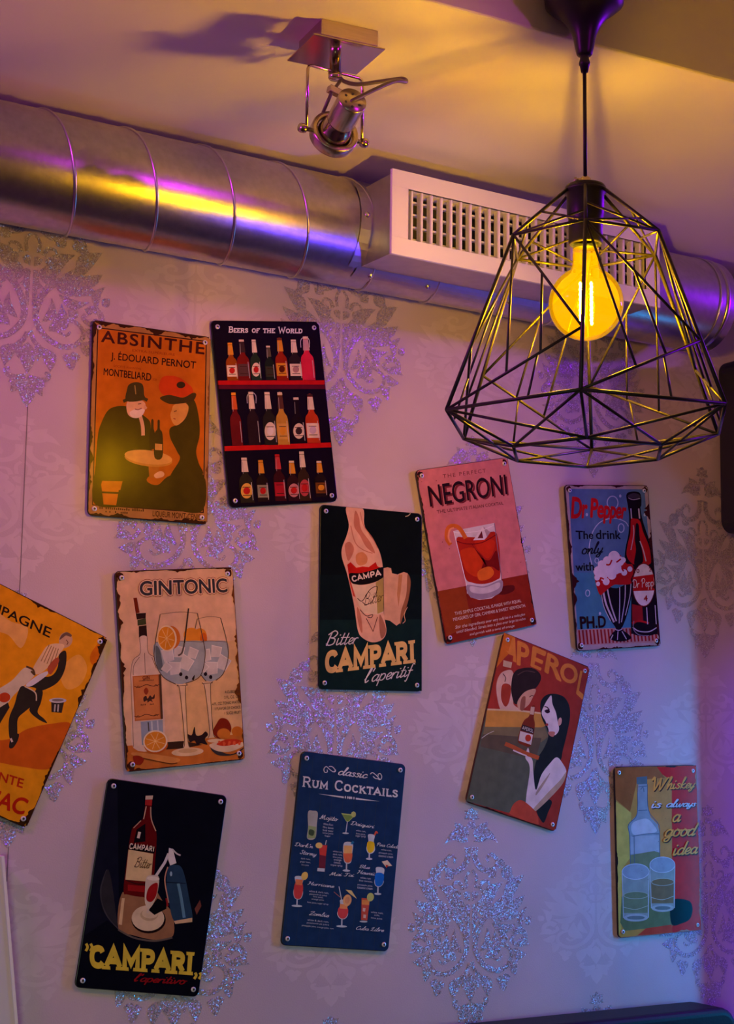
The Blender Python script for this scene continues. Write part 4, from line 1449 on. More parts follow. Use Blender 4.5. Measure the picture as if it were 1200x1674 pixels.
OUT, RDD, GLS = (24, 16, 26), (186, 26, 30), (196, 170, 186)
s.blob(OUT, [(650, 210), (690, 180), (760, 184), (782, 225), (784, 300), (776, 330), (800, 450), (850, 600), (892, 730), (905, 860), (932, 1180), (936, 1420), (900, 1450), (800, 1465), (710, 1445), (690, 1400), (690, 1000), (640, 830), (640, 700), (668, 560), (676, 420), (664, 310)])
s.blob(RDD, [(690, 430), (720, 420), (770, 440), (800, 540), (850, 660), (870, 780), (850, 830), (720, 830), (656, 760), (660, 660), (686, 550)])
s.blob(OUT, [(735, 470), (760, 480), (770, 600), (800, 800), (720, 830), (735, 700), (725, 600)])
s.line(GLS, [(690, 330), (696, 420)], 10, smooth=False)
s.line(GLS, [(760, 330), (768, 420)], 12, smooth=False)
s.line(GLS, [(712, 480), (716, 560), (690, 700)], 6)
s.line(GLS, [(770, 620), (800, 700), (825, 800)], 9)
s.blob((60, 50, 64), [(660, 225), (700, 196), (756, 200), (776, 230), (720, 244)])
s.line(GLS, [(668, 236), (710, 252), (772, 240)], 5)
s.poly((150, 30, 34), [(700, 1180), (790, 1200), (800, 1340), (740, 1340), (702, 1370)])
s.line(RDD, [(700, 1350), (760, 1330), (850, 1350)], 16)
s.line(GLS, [(705, 1385), (760, 1420), (850, 1425), (918, 1390)], 9)
s.line(GLS, [(830, 1210), (838, 1360)], 8, smooth=False)
s.line(GLS, [(905, 1190), (915, 1360)], 8, smooth=False)
s.line((140, 116, 140), [(716, 1330), (712, 1400), (760, 1452), (850, 1460)], 6)
s.oval((110, 20, 26), (804, 1010), 102, 194)
s.oval((226, 194, 200), (804, 1010), 96, 186)
s.poly(RDD, [(704, 940), (890, 916), (902, 1060), (712, 1066)])
s.blob(OUT, [(412, 1010), (560, 1040), (700, 980), (694, 1100), (660, 1260), (620, 1370), (606, 1400), (660, 1440), (692, 1480), (640, 1505), (560, 1508), (500, 1480), (530, 1430), (556, 1395), (500, 1310), (450, 1200)])
for pts, w_ in (([(440, 1040), (470, 1180), (540, 1340)], 16), ([(480, 1040), (510, 1180), (560, 1330)], 12), ([(590, 1030), (590, 1180), (585, 1350)], 8), ([(640, 1010), (635, 1150), (605, 1340)], 8),
                ([(690, 1000), (680, 1110), (640, 1280)], 7), ([(420, 1040), (450, 1200), (510, 1330)], 6)):
    s.line(GLS, pts, w_)
s.line(GLS, [(545, 1400), (580, 1412), (612, 1400)], 7)
s.line(GLS, [(530, 1450), (510, 1490)], 8, smooth=False)
s.line(GLS, [(575, 1420), (570, 1495)], 7, smooth=False)
s.line(GLS, [(610, 1420), (650, 1490)], 7, smooth=False)
s.blob(RDD, [(370, 900), (420, 800), (480, 780), (530, 720), (600, 750), (650, 820), (704, 830), (712, 900), (690, 960), (690, 1000), (600, 1010), (540, 1010), (470, 1060), (420, 1100), (390, 1040), (372, 960)])
WH = (232, 204, 214)
for c, r in (((540, 765), 52), ((480, 800), 40), ((430, 830), 34), ((590, 800), 40), ((400, 890), 42), ((470, 880), 56), ((550, 860), 54), ((620, 790), 24), ((630, 900), 26), ((680, 870), 22), ((440, 930), 40), ((520, 920), 40), ((470, 980), 30), ((390, 945), 24), ((398, 1000), 18), ((590, 880), 24)):
    s.oval(WH, c, r, r * 1.08)
for pts in ([(520, 790), (500, 830), (470, 830)], [(600, 780), (575, 800), (560, 810)], [(640, 850), (610, 860), (625, 890)], [(450, 960), (420, 950), (430, 1000)]):
    s.line(RDD, pts, 14)
s.wear((60, 20, 26), 1.6, 'r', 0.007, 44, True)
s.wear((60, 20, 26), 1.3, 'tlb', 0.005, 44, False)
s.cur = 'lettering'
s.text((190, 24, 28), 'Dr', [(162, 236), (304, 252), (302, 414), (164, 416)], 0.035, shear=0.12, spacing=0.94)
s.text((190, 24, 28), 'Pepper', [(330, 246), (652, 282), (640, 462), (334, 460)], 0.035, shear=0.12, spacing=0.94)
s.text((24, 26, 40), 'The', [(202, 532), (352, 536), (354, 602), (206, 606)], 0.02)
s.text((24, 26, 40), 'drink', [(378, 524), (594, 530), (598, 602), (382, 602)], 0.02)
s.strokes((24, 26, 40), 'only', [(240, 640), (432, 632), (432, 728), (248, 738)], 'hand', 0.1, shear=0.25)
s.text((24, 26, 40), 'with', [(198, 818), (358, 810), (362, 882), (204, 886)], 0.02)
s.text((40, 14, 26), 'PH.D', [(240, 1292), (462, 1286), (466, 1382), (248, 1396)], 0.03)
s.strokes((226, 200, 206), 'Dr Pepp', [(704, 965), (890, 945), (892, 1020), (708, 1036)], 'hand', 0.08)
s.text((120, 20, 30), '10', [(720, 872), (762, 868), (764, 902), (722, 906)], 0.02)
s.text((120, 20, 30), '2', [(848, 856), (868, 854), (870, 890), (850, 892)], 0.02)
s.text((150, 24, 30), '4', [(804, 1108), (834, 1104), (836, 1152), (806, 1156)], 0.03)
s.finish()
# ---- yellow sign cut by the left edge
s = Sign('yellow', 'tilted yellow tin sign with a figure in tails, cut by the left edge', 0.8048, 0.0508, -22.6,
         [(-64, 100), (650, 460), (153, 1614), (-612, 1283)], (40, 30, 16), 13)
s.ground((222, 148, 24))
s.blob((226, 170, 90), [(-40, 300), (60, 360), (160, 400), (120, 520), (40, 440), (-60, 400)])
s.blob((228, 164, 70), [(380, 620), (470, 560), (520, 640), (480, 740), (400, 770), (360, 700)])
s.blob((196, 92, 24), [(-300, 1010), (0, 1080), (160, 1010), (300, 980), (420, 980), (360, 1120), (300, 1250), (120, 1240), (-100, 1200), (-400, 1180)])
s.blob((206, 108, 20), [(540, 560), (600, 480), (640, 480), (600, 600), (550, 620)])
SU = (48, 42, 36)
s.blob((196, 156, 120), [(360, 440), (400, 424), (430, 460), (420, 500), (380, 520), (350, 490)])
s.blob((222, 186, 140), [(290, 500), (380, 500), (350, 560), (280, 640), (220, 680), (190, 650), (240, 560)])
for d in range(5):
    s.line((150, 112, 70), [(290 + d * 14, 500 + d * 6), (240 + d * 18, 600 + d * 8)], 5, smooth=False)
s.blob(SU, [(350, 560), (392, 540), (388, 640), (340, 730), (240, 780), (200, 760), (150, 750), (210, 700), (300, 690), (340, 640)])
s.blob((208, 200, 200), [(150, 740), (230, 680), (280, 662), (270, 690), (180, 752)])
s.blob((206, 190, 160), [(-60, 800), (60, 720), (140, 640), (200, 660), (190, 700), (80, 800), (20, 870), (-80, 880)])
s.line((90, 66, 40), [(150, 632), (190, 650), (200, 680), (180, 660)], 12)
s.oval((186, 66, 30), (18, 820), 36, 30, -10)
s.line((120, 80, 60), [(366, 452), (384, 440), (410, 446)], 6)
s.line((120, 80, 60), [(392, 470), (404, 486), (396, 500)], 5)
s.blob((110, 84, 70), [(352, 470), (366, 440), (396, 424), (426, 440), (420, 452), (392, 444), (372, 458)])
s.blob((170, 80, 50), [(280, 640), (330, 580), (350, 600), (300, 680)])
s.blob(SU, [(130, 750), (210, 790), (220, 840), (150, 900), (100, 950), (96, 1040), (70, 1070), (48, 1060), (46, 950), (80, 860), (100, 790)])
s.blob(SU, [(210, 770), (250, 780), (240, 850), (220, 910), (260, 950), (276, 976), (220, 950), (170, 900), (190, 850)])
s.blob(SU, [(62, 1056), (104, 1040), (100, 1080), (70, 1126), (46, 1120)])
s.line((220, 200, 180), [(56, 1068), (66, 1090)], 12, smooth=False)
s.poly(SU, [(-40, 900), (40, 850), (50, 880), (-10, 980), (-60, 1010)])
s.line((210, 190, 160), [(140, 752), (205, 790), (212, 840)], 7)
s.poly((50, 42, 40), [(302, 840), (382, 838), (366, 914), (304, 908)])
s.oval((190, 184, 190), (342, 838), 52, 15)
s.oval((120, 110, 110), (342, 836), 36, 8)
for x in (326, 346):
    s.line((180, 170, 160), [(x, 862), (x - 4, 906)], 9, smooth=False)
s.wear((58, 34, 16), 1.6, 'r', 0.007, 44, True)
s.wear((58, 34, 16), 1.2, 'tbl', 0.006, 44, False)
s.cur = 'heading_lettering'
s.text((40, 30, 24), 'CHAMPAGNE', [(-215, 160), (306, 402), (290, 458), (-230, 206)], 0.014)
s.cur = 'lettering'
s.text((176, 44, 20), 'FINE MOYENNANTE', [(-500, 1120), (138, 1316), (126, 1370), (-510, 1166)], 0.02)
s.text((176, 36, 18), 'COGNAC', [(-330, 1296), (166, 1440), (130, 1532), (-370, 1380)], 0.03)
s.finish()

# ---- cream gin sign
s = Sign('gin', 'cream tin sign with a clear bottle, two stemmed glasses and orange slices', 1.0752, 0.1125, 5.74,
         [(57, 150), (920, 122), (1010, 1508), (148, 1592)], (40, 24, 18), 15)
s.ground((226, 182, 136))
s.poly((222, 176, 116), [(560, 700), (950, 650), (985, 1300), (560, 1360)])
s.poly((198, 112, 44), [(138, 1404), (600, 1370), (990, 1320), (1004, 1500), (150, 1586)])
s.poly((60, 40, 28), [(250, 1390), (560, 1372), (700, 1400), (560, 1426), (260, 1440)])
s.poly((118, 40, 20), [(194, 344), (220, 342), (240, 450), (212, 456)])
s.poly((48, 30, 26), [(212, 456), (286, 452), (284, 490), (220, 500)])
s.poly((70, 74, 40), [(224, 502), (284, 490), (290, 536), (226, 544)])
s.poly((48, 30, 26), [(234, 548), (290, 540), (296, 625), (236, 630)])
GLB = (214, 184, 150)
s.blob((222, 190, 158), [(240, 630), (296, 626), (302, 735), (345, 770), (385, 840), (400, 1000), (415, 1380), (200, 1420), (190, 1100), (172, 900), (186, 800), (240, 744)])
s.poly((150, 160, 168), [(250, 1232), (410, 1218), (416, 1360), (260, 1400)])
s.line((190, 196, 196), [(330, 1230), (340, 1380)], 12, smooth=False)
s.line((196, 200, 200), [(372, 1224), (384, 1370)], 10, smooth=False)
for pts in ([(240, 632), (246, 740), (196, 790), (178, 880), (180, 960), (200, 1410)], [(296, 628), (304, 736), (360, 780), (390, 860)], [(278, 740), (282, 890)], [(240, 770), (200, 830), (196, 900)], [(330, 770), (362, 850)]):
    s.line((120, 92, 72), pts, 4)
s.poly((190, 108, 54), [(190, 906), (380, 894), (396, 1214), (208, 1228)])
s.poly((86, 60, 40), [(380, 894), (398, 892), (412, 1212), (396, 1216)])
s.poly((206, 128, 68), [(200, 914), (374, 904), (388, 1204), (216, 1218)])
s.blob((70, 44, 34), [(270, 1060), (290, 1048), (300, 1068), (318, 1044), (334, 1058), (350, 1036), (350, 1066), (330, 1074), (338, 1092), (318, 1084), (300, 1096), (296, 1080), (274, 1090)])
s.blob((150, 60, 34), [(290, 988), (306, 1010), (298, 1034), (288, 1040), (278, 1030), (272, 1008)])
for y in (972, 1184):
    s.line((96, 52, 34), [(204, y + 8), (240, y + 14), (290, y - 4), (340, y + 6), (384, y - 4)], 5)
    s.line((96, 52, 34), [(220, y + 20), (230, y + 4), (244, y + 16)], 4)
    s.line((96, 52, 34), [(346, y + 10), (360, y - 6), (374, y + 8)], 4)
s.tiny((100, 60, 40), (236, 944), (346, 938), 10, 2)
s.tiny((100, 60, 40), (250, 1118), (345, 1112), 12, 2)
s.line((70, 60, 50), [(305, 1236), (310, 1300)], 8, smooth=False)


def goblet(x0, x1, y0, yl, yb, stem, foot, front):
    c = (x0 + x1) / 2 + 10
    s.blob((160, 166, 160), [(x0 - 16, yl + 4), (c, yl - 6), (x1 + 26, yl), (x1 + 36, yl + 110), (x1 + 4, yb - 60), (c + 30, yb), (c - 30, yb), (x0 + 30, yb - 60), (x0 - 20, yl + 130)])
    s.blob((96, 104, 100), [(x0 - 14, yl + 30), (x0 + 20, yl + 60), (x0 + 40, yl + 200), (x0 - 4, yl + 170)])
    for dx, dy, r, a in ((70, 100, 56, 0), (150, 70, 50, 20), (200, 150, 60, 40), (120, 190, 56, 10), (250, 80, 46, 30), (60, 180, 40, 50)):
        if x0 + dx + r * 0.5 > x1 + 40:
            continue
        ca, sa = math.cos(math.radians(a)), math.sin(math.radians(a))
        q = [(x0 + dx + ca * u * r - sa * v * r, yl + dy + sa * u * r + ca * v * r) for u, v in ((-0.8, -0.7), (0.7, -0.9), (0.9, 0.5), (-0.3, 0.9))]
        s.poly((206, 196, 180), q)
        s.line((226, 216, 200), q[:3], 5, smooth=False)
    for pts in ([(x0 + 20, y0 + 16), (x0 - 16, yl), (x0 - 20, yl + 130), (x0 + 40, yb - 50), (c - 30, yb + 6)], [(x1 - 20, y0 + 10), (x1 + 26, yl), (x1 + 36, yl + 110), (x1, yb - 50), (c + 40, yb)]):
        s.line((92, 74, 60), pts, 6)
    s.line((150, 118, 90), [(x0 + 20, y0 + 16), (c, y0), (x1 - 20, y0 + 10)], 4)
    s.line((110, 90, 70), [(x0 - 16, yl), (c, yl - 8), (x1 + 26, yl)], 4)


def goblet_stem(c, yb, yf, dx, rx):
    s.poly((226, 190, 142), [(c - 36, yb), (c + 44, yb - 4), (c + 26, yb + 40), (c + 16 + dx, yf - 60), (c + 34 + dx, yf - 10), (c - 16 + dx, yf - 6), (c - 6 + dx, yf - 60), (c - 12, yb + 60)])
    s.line((110, 84, 60), [(c - 36, yb + 6), (c - 14, yb + 50), (c - 4 + dx, yf - 70), (c - 16 + dx, yf - 6)], 5)
    s.line((110, 84, 60), [(c + 44, yb), (c + 26, yb + 44), (c + 20 + dx, yf - 70), (c + 36 + dx, yf - 12)], 5)
    s.line((140, 108, 80), [(c - 36, yb + 12), (c + 42, yb + 8)], 5, smooth=False)


s.oval((222, 138, 40), (680, 620), 50, 56)
s.oval((206, 98, 26), (706, 640), 26, 44)
goblet(640, 850, 480, 664, 940, 0, 0, False)
goblet_stem(730, 950, 1360, 24, 60)
s.oval((228, 196, 150), (800, 1372), 66, 14)
s.oval((224, 140, 40), (616, 612), 56, 52)
goblet(370, 680, 446, 664, 960, 0, 0, True)
s.oval((208, 112, 36), (470, 630), 66, 84, -6)
s.oval((236, 206, 150), (440, 636), 70, 94, -6)
s.oval((226, 140, 36), (436, 636), 62, 84, -6)
for k in range(8):
    a = k * PI / 4 + 0.2
    s.line((240, 190, 110), [(436, 636), (436 + 56 * math.cos(a), 636 + 76 * math.sin(a))], 4, smooth=False)
goblet_stem(548, 966, 1430, 24, 90)
s.oval((226, 190, 140), (590, 1450), 116, 30, -3)
s.oval((210, 168, 112), (592, 1442), 70, 16, -3)
s.line((48, 36, 34), [(596, 420), (566, 670)], 10, smooth=False)
s.line((96, 84, 76), [(566, 670), (548, 740), (520, 760)], 12)
for c in ((540, 894), (582, 918), (720, 894), (758, 916)):
    s.oval((40, 30, 34), c, 12, 14)
s.blob((50, 40, 30), [(620, 930), (640, 900), (636, 935)])
s.oval((196, 92, 30), (362, 1400), 86, 62, -6)
s.oval((240, 214, 168), (356, 1372), 88, 78, -6)
s.oval((224, 138, 40), (356, 1372), 78, 68, -6)
for k in range(8):
    a = k * PI / 4 + 0.3
    s.line((240, 192, 120), [(356, 1372), (356 + 70 * math.cos(a), 1372 + 60 * math.sin(a))], 4, smooth=False)
s.blob((214, 140, 66), [(190, 1452), (300, 1458), (520, 1494), (516, 1524), (460, 1528), (300, 1496), (196, 1472)])
s.line((110, 54, 24), [(200, 1478), (300, 1500), (460, 1532), (516, 1528)], 8)
s.blob((150, 44, 24), [(195, 1480), (240, 1475), (275, 1500), (250, 1540), (210, 1530)])
s.blob((44, 30, 30), [(590, 1325), (620, 1330), (640, 1270), (652, 1330), (690, 1330), (720, 1305), (738, 1330), (716, 1360), (735, 1400), (690, 1390), (660, 1400), (640, 1370), (606, 1380)])
s.blob((130, 40, 22), [(775, 1300), (800, 1250), (830, 1212), (880, 1222), (908, 1280), (890, 1330), (830, 1360), (790, 1340)])
s.oval((206, 118, 40), (852, 1322), 48, 38)
s.oval((204, 112, 34), (950, 1306), 40, 36)
s.blob((60, 52, 50), [(760, 1420), (900, 1470), (1000, 1420), (960, 1460), (880, 1480), (800, 1470)])
s.blob((222, 190, 150), [(748, 1400), (850, 1380), (996, 1385), (998, 1410), (900, 1450), (800, 1444)])
s.blob((196, 56, 30), [(800, 1396), (860, 1366), (940, 1362), (984, 1380), (930, 1400), (850, 1410)])
for k in range(12):
    s.oval((220, 90, 50), (820 + (k * 37) % 150, 1380 + (k * 13) % 22), 9, 8)
s.wear((70, 34, 20), 1.3, 'l', 0.005, 40, True)
s.wear((110, 60, 22), 1.8, 'r', 0.006, 40, False)
s.wear((70, 34, 20), 0.7, 'tb', 0.004, 40, False)
s.cur = 'lettering'
for col, bd in (((150, 70, 40), 0.11), ((236, 196, 150), 0.08), ((60, 56, 56), 0.022)):
    s.text(col, 'GIN', [(240, 226), (468, 218), (470, 320), (244, 326)], bd, spacing=0.98)
    s.text(col, 'TONIC', [(484, 218), (872, 206), (878, 304), (490, 318)], bd, spacing=0.98)
s.text((110, 44, 24), 'GIN', [(262, 906), (312, 904), (314, 930), (264, 932)], 0.01)
for t, q in (('4 CUBES ICE', (860, 1014, 968, 1008)), ('2 FL. OZ. GIN', (856, 1052, 972, 1046)), ('4 FL. OZ. TONIC WATER', (768, 1100, 974, 1084)), ('1 FLAVOR OF CHOICE', (788, 1134, 974, 1122)), ('1 SLICE FRUIT', (858, 1166, 976, 1158))):
    x0, y0, x1, y1 = q
    s.text((60, 40, 34), t, [(x0, y0), (x1, y1), (x1 + 1, y1 + 20), (x0 + 1, y0 + 20)], 0.004)
s.finish()

# ---- red sign with a couple
s = Sign('couple', 'tilted red and olive tin sign with a dark-haired woman holding up a bottle', 1.7462, 0.0235, -15.49,
         [(358, 118), (1002, 368), (748, 1580), (83, 1348)], (64, 26, 22), 17)
s.ground((160, 58, 46))
s.poly((204, 110, 40), [(358, 120), (440, 150), (420, 250), (360, 310), (300, 380)])
GRN, ORG = (92, 98, 80), (214, 130, 56)
s.poly(GRN, [(228, 700), (660, 720), (700, 900), (640, 1100), (620, 1320), (560, 1480), (86, 1345)])
s.poly((126, 112, 78), [(226, 760), (655, 790), (690, 880), (640, 920), (210, 860)])
s.poly((96, 84, 66), [(205, 860), (640, 890), (600, 1040), (480, 1020), (190, 950)])
s.poly((206, 146, 66), [(236, 680), (640, 706), (672, 800), (640, 812), (222, 806)])
s.line((222, 190, 140), [(236, 680), (480, 690), (645, 710)], 12, smooth=False)
s.blob((218, 176, 150), [(336, 420), (380, 396), (420, 400), (440, 470), (440, 560), (430, 640), (480, 685), (360, 680), (330, 670), (306, 560), (308, 480)])
s.blob((164, 62, 44), [(350, 500), (410, 510), (400, 620), (370, 660), (340, 600)])
s.poly((206, 176, 140), [(356, 322), (420, 338), (412, 380), (352, 366)])
s.line((90, 60, 50), [(352, 420), (372, 450), (366, 480)], 6)
s.blob((48, 38, 38), [(430, 420), (470, 386), (560, 376), (620, 410), (634, 460), (600, 520), (560, 540), (520, 560), (480, 620), (440, 640), (415, 560), (416, 480)])
s.line((90, 66, 62), [(460, 430), (520, 400), (590, 410)], 6)
s.blob((206, 156, 124), [(520, 550), (580, 530), (596, 545), (570, 600), (540, 650), (480, 686), (458, 640), (480, 590)])
s.blob((150, 90, 70), [(490, 600), (520, 590), (510, 680), (480, 680)])
HR = (36, 42, 44)
s.blob(HR, [(630, 640), (660, 585), (720, 565), (800, 585), (845, 650), (852, 740), (830, 860), (800, 980), (780, 1060), (700, 1140), (640, 1230), (600, 1290), (580, 1200), (600, 1060), (660, 960), (690, 860), (640, 740)])
s.blob(HR, [(620, 1380), (680, 1340), (720, 1360), (690, 1440), (660, 1510), (630, 1480), (606, 1430)])
SKN = (226, 206, 200)
s.blob(SKN, [(712, 580), (720, 640), (745, 700), (760, 770), (770, 830), (740, 870), (700, 860), (690, 820), (670, 770), (640, 710), (660, 650), (690, 600)])
s.line((60, 30, 40), [(660, 660), (680, 665), (698, 685)], 8)
s.blob((50, 26, 40), [(660, 690), (690, 680), (702, 700), (680, 710)])
s.blob((190, 120, 100), [(690, 846), (738, 846), (728, 880), (700, 872)])
s.oval((214, 160, 140), (776, 770), 14, 30, 10)
s.blob(SKN, [(754, 1032), (800, 1080), (826, 1140), (800, 1220), (700, 1330), (600, 1420), (550, 1432), (526, 1400), (530, 1300), (552, 1150), (548, 1080), (520, 1030), (540, 960), (556, 1020), (575, 1060), (580, 1150), (600, 1270), (640, 1160), (700, 1080)])
s.blob((176, 150, 130), [(610, 1270), (700, 1150), (690, 1180), (640, 1260), (600, 1310)])
s.blob((190, 160, 130), [(826, 1140), (800, 1225), (700, 1335), (600, 1424), (560, 1434), (680, 1300), (780, 1200)])
s.blob((170, 60, 60), [(668, 790), (684, 782), (690, 796), (676, 802)])
s.line((60, 34, 36), [(548, 590), (566, 580), (580, 584)], 5)
s.line((184, 90, 50), [(370, 930), (440, 960), (520, 1000), (620, 1036)], 30)
s.line(SKN, [(430, 978), (480, 1000), (530, 1020)], 10)
s.blob((196, 80, 56), [(412, 1420), (440, 1365), (500, 1345), (600, 1430), (620, 1500), (600, 1520), (420, 1450)])
s.blob((128, 52, 34), [(572, 652), (590, 660), (582, 740), (590, 790), (580, 870), (556, 950), (500, 940), (464, 910), (484, 820), (510, 760), (546, 730), (556, 680)])
s.poly((206, 170, 140), [(560, 660), (588, 664), (580, 720), (552, 716)])
s.poly((60, 46, 46), [(498, 790), (586, 820), (578, 860), (486, 832)])
s.poly((214, 196, 180), [(482, 838), (576, 866), (562, 940), (470, 908)])
s.oval((190, 60, 40), (540, 890), 22, 26)
s.line((196, 190, 170), [(198, 890), (240, 860), (288, 838)], 5)
s.cur = 'lettering'
s.poly(ORG, [(372, 250), (392, 258), (420, 158), (440, 160), (450, 340), (424, 330), (428, 290), (396, 280)])
for t, q in (('P', [(462, 186), (542, 214), (536, 372), (458, 350)]), ('E', [(576, 226), (668, 264), (628, 392), (560, 362)]), ('R', [(686, 270), (790, 320), (780, 470), (664, 402)]), ('O', [(790, 330), (914, 374), (892, 500), (776, 462)]),
             ('L', [(930, 400), (976, 420), (944, 600), (900, 560)])):
    s.text(ORG, t, q, 0.03)
s.cur = 'picture'
s.strokes((200, 190, 180), 'APEROL', [(500, 800), (582, 828), (576, 852), (494, 826)], 'caps', 0.16)
s.wear((60, 24, 22), 0.5, 'tlbr', 0.003, 30, False)
s.finish()

# ---- navy cocktail chart
s = Sign('chart', 'navy blue tin sign listing rum cocktails with small coloured glasses', 1.3743, -0.1719, -5.85,
         [(235, 85), (1022, 188), (888, 1600), (80, 1552)], (12, 16, 28), 19)
s.ground((30, 56, 92))
for k in range(9):
    x = 240 + k * 84
    s.line((46, 60, 80), [(x, 110 + k * 11), (x - 15 * 9, 1560 + k * 4)], 3, smooth=False)
W1 = (214, 214, 214)
GW = (196, 204, 206)
# tall glass
s.blob((176, 176, 160), [(284, 548), (320, 538), (356, 552), (350, 640), (338, 745), (278, 748), (284, 660)])
s.poly((150, 170, 110), [(286, 650), (346, 660), (338, 745), (280, 745)])
s.blob((70, 90, 60), [(295, 680), (330, 690), (322, 726), (290, 716)])


def cocktail(pts, color, top, foot, cut):
    s.blob(GW, pts)
    s.blob(color, cut)
    if top:
        s.poly(top[0], top[1])
    (fx, fy, fw, sy) = foot
    s.line(GW, [(fx, sy), (fx - 2, fy)], 10, smooth=False)
    s.oval(GW, (fx - 2, fy), fw, 8, 3)


s.poly((176, 200, 110), [(534, 556), (642, 570), (588, 622), (572, 620)])
s.poly((120, 150, 70), [(540, 566), (630, 576), (586, 618), (574, 616)])
s.oval((190, 200, 110), (626, 566), 18, 22)
s.line(GW, [(580, 618), (568, 706)], 6, smooth=False)
s.oval(GW, (566, 708), 24, 6, 3)
s.poly((206, 70, 60), [(366, 796), (428, 800), (418, 880), (400, 930), (372, 880)])
s.poly((110, 44, 60), [(370, 870), (418, 880), (412, 980), (364, 976)])
s.poly(GW, [(356, 970), (410, 974), (408, 998), (352, 994)])
s.oval((230, 200, 110), (366, 800), 26, 22)
s.line(GW, [(414, 796), (422, 760)], 5, smooth=False)
cocktail([(556, 780), (618, 784), (616, 860), (604, 930), (560, 930), (548, 860)], (224, 110, 70), ((232, 176, 100), [(554, 800), (616, 802), (614, 860), (552, 860)]), (574, 990, 28, 930), [(552, 850), (614, 856), (604, 922), (562, 922)])
s.line((40, 110, 150), [(610, 790), (625, 770)], 16, smooth=False)
cocktail([(736, 718), (784, 724), (778, 770), (788, 830), (766, 860), (734, 858), (722, 820), (738, 770)], (236, 196, 40), None, (745, 902, 24, 858), [(734, 772), (778, 776), (782, 826), (762, 854), (738, 852), (726, 818)])
s.line((210, 90, 60), [(784, 724), (796, 698), (806, 710)], 12)
cocktail([(796, 966), (856, 976), (848, 1040), (852, 1080), (826, 1112), (792, 1106), (782, 1070), (796, 1020)], (30, 110, 200), None, (810, 1166, 26, 1110), [(794, 1010), (850, 1016), (848, 1080), (824, 1108), (794, 1102), (786, 1068)])
s.poly((226, 206, 170), [(838, 922), (880, 912), (916, 954), (866, 960)])
s.poly((196, 60, 50), [(866, 946), (890, 950), (872, 972)])
cocktail([(186, 1034), (250, 1040), (238, 1100), (246, 1160), (226, 1204), (186, 1200), (172, 1150), (190, 1090)], (214, 70, 66), ((230, 130, 80), [(190, 1054), (246, 1058), (238, 1100), (190, 1096)]), (202, 1256, 40, 1206), [(190, 1080), (240, 1086), (244, 1150), (224, 1200), (188, 1196), (176, 1150)])
s.oval((236, 200, 100), (258, 1030), 24, 32, 20)
cocktail([(526, 1210), (586, 1224), (576, 1270), (584, 1320), (560, 1354), (520, 1350), (502, 1310), (526, 1260)], (214, 76, 76), ((236, 150, 90), [(524, 1240), (582, 1248), (576, 1280), (522, 1276)]), (538, 1410, 40, 1352), [(522, 1262), (578, 1270), (582, 1316), (558, 1350), (524, 1346), (506, 1308)])
s.oval((232, 176, 110), (578, 1214), 32, 44, 10)
s.oval((214, 150, 100), (578, 1214), 18, 26, 10)
s.poly((226, 206, 130), [(566, 1134), (610, 1140), (650, 1202), (604, 1170)])
s.line(GW, [(536, 1215), (516, 1110)], 6, smooth=False)
s.line((190, 110, 100), [(524, 1190), (478, 1150)], 4, smooth=False)
s.poly((206, 90, 70), [(686, 1196), (748, 1202), (728, 1366), (682, 1362)])
s.poly((230, 150, 80), [(688, 1210), (746, 1214), (742, 1250), (688, 1246)])
s.poly((226, 190, 170), [(696, 1270), (716, 1274), (712, 1300), (694, 1296)])
s.poly((226, 190, 170), [(700, 1320), (720, 1324), (716, 1350), (698, 1346)])
s.oval(GW, (700, 1374), 30, 7, 3)
s.oval((190, 200, 110), (752, 1190), 26, 32, 10)
s.cur = 'lettering'
s.strokes(W1, 'classic', [(512, 206), (728, 234), (720, 292), (504, 264)], 'hand', 0.105, shear=0.25)
for pts in ([(492, 228), (474, 244), (446, 226), (420, 204), (402, 224), (410, 248), (428, 244), (426, 228)], [(440, 204), (466, 206), (490, 236), (478, 246)],
            [(752, 262), (768, 250), (798, 272), (826, 302), (838, 280), (826, 258), (810, 264), (812, 278)], [(772, 278), (790, 294), (812, 298), (820, 306)]):
    s.line(W1, pts, 6)
s.strokes(W1, 'Rum Cocktails', [(246, 276), (972, 362), (968, 442), (240, 356)], 'small', 0.15, slab=True)
s.poly(W1, [(360, 410), (552, 430), (552, 444)])
s.poly(W1, [(642, 440), (642, 454), (824, 468)])
for x in (564, 582, 610, 628):
    s.oval(W1, (x, 436 + (x - 560) * 0.1), 5, 10)
s.oval(W1, (597, 440), 8, 10)
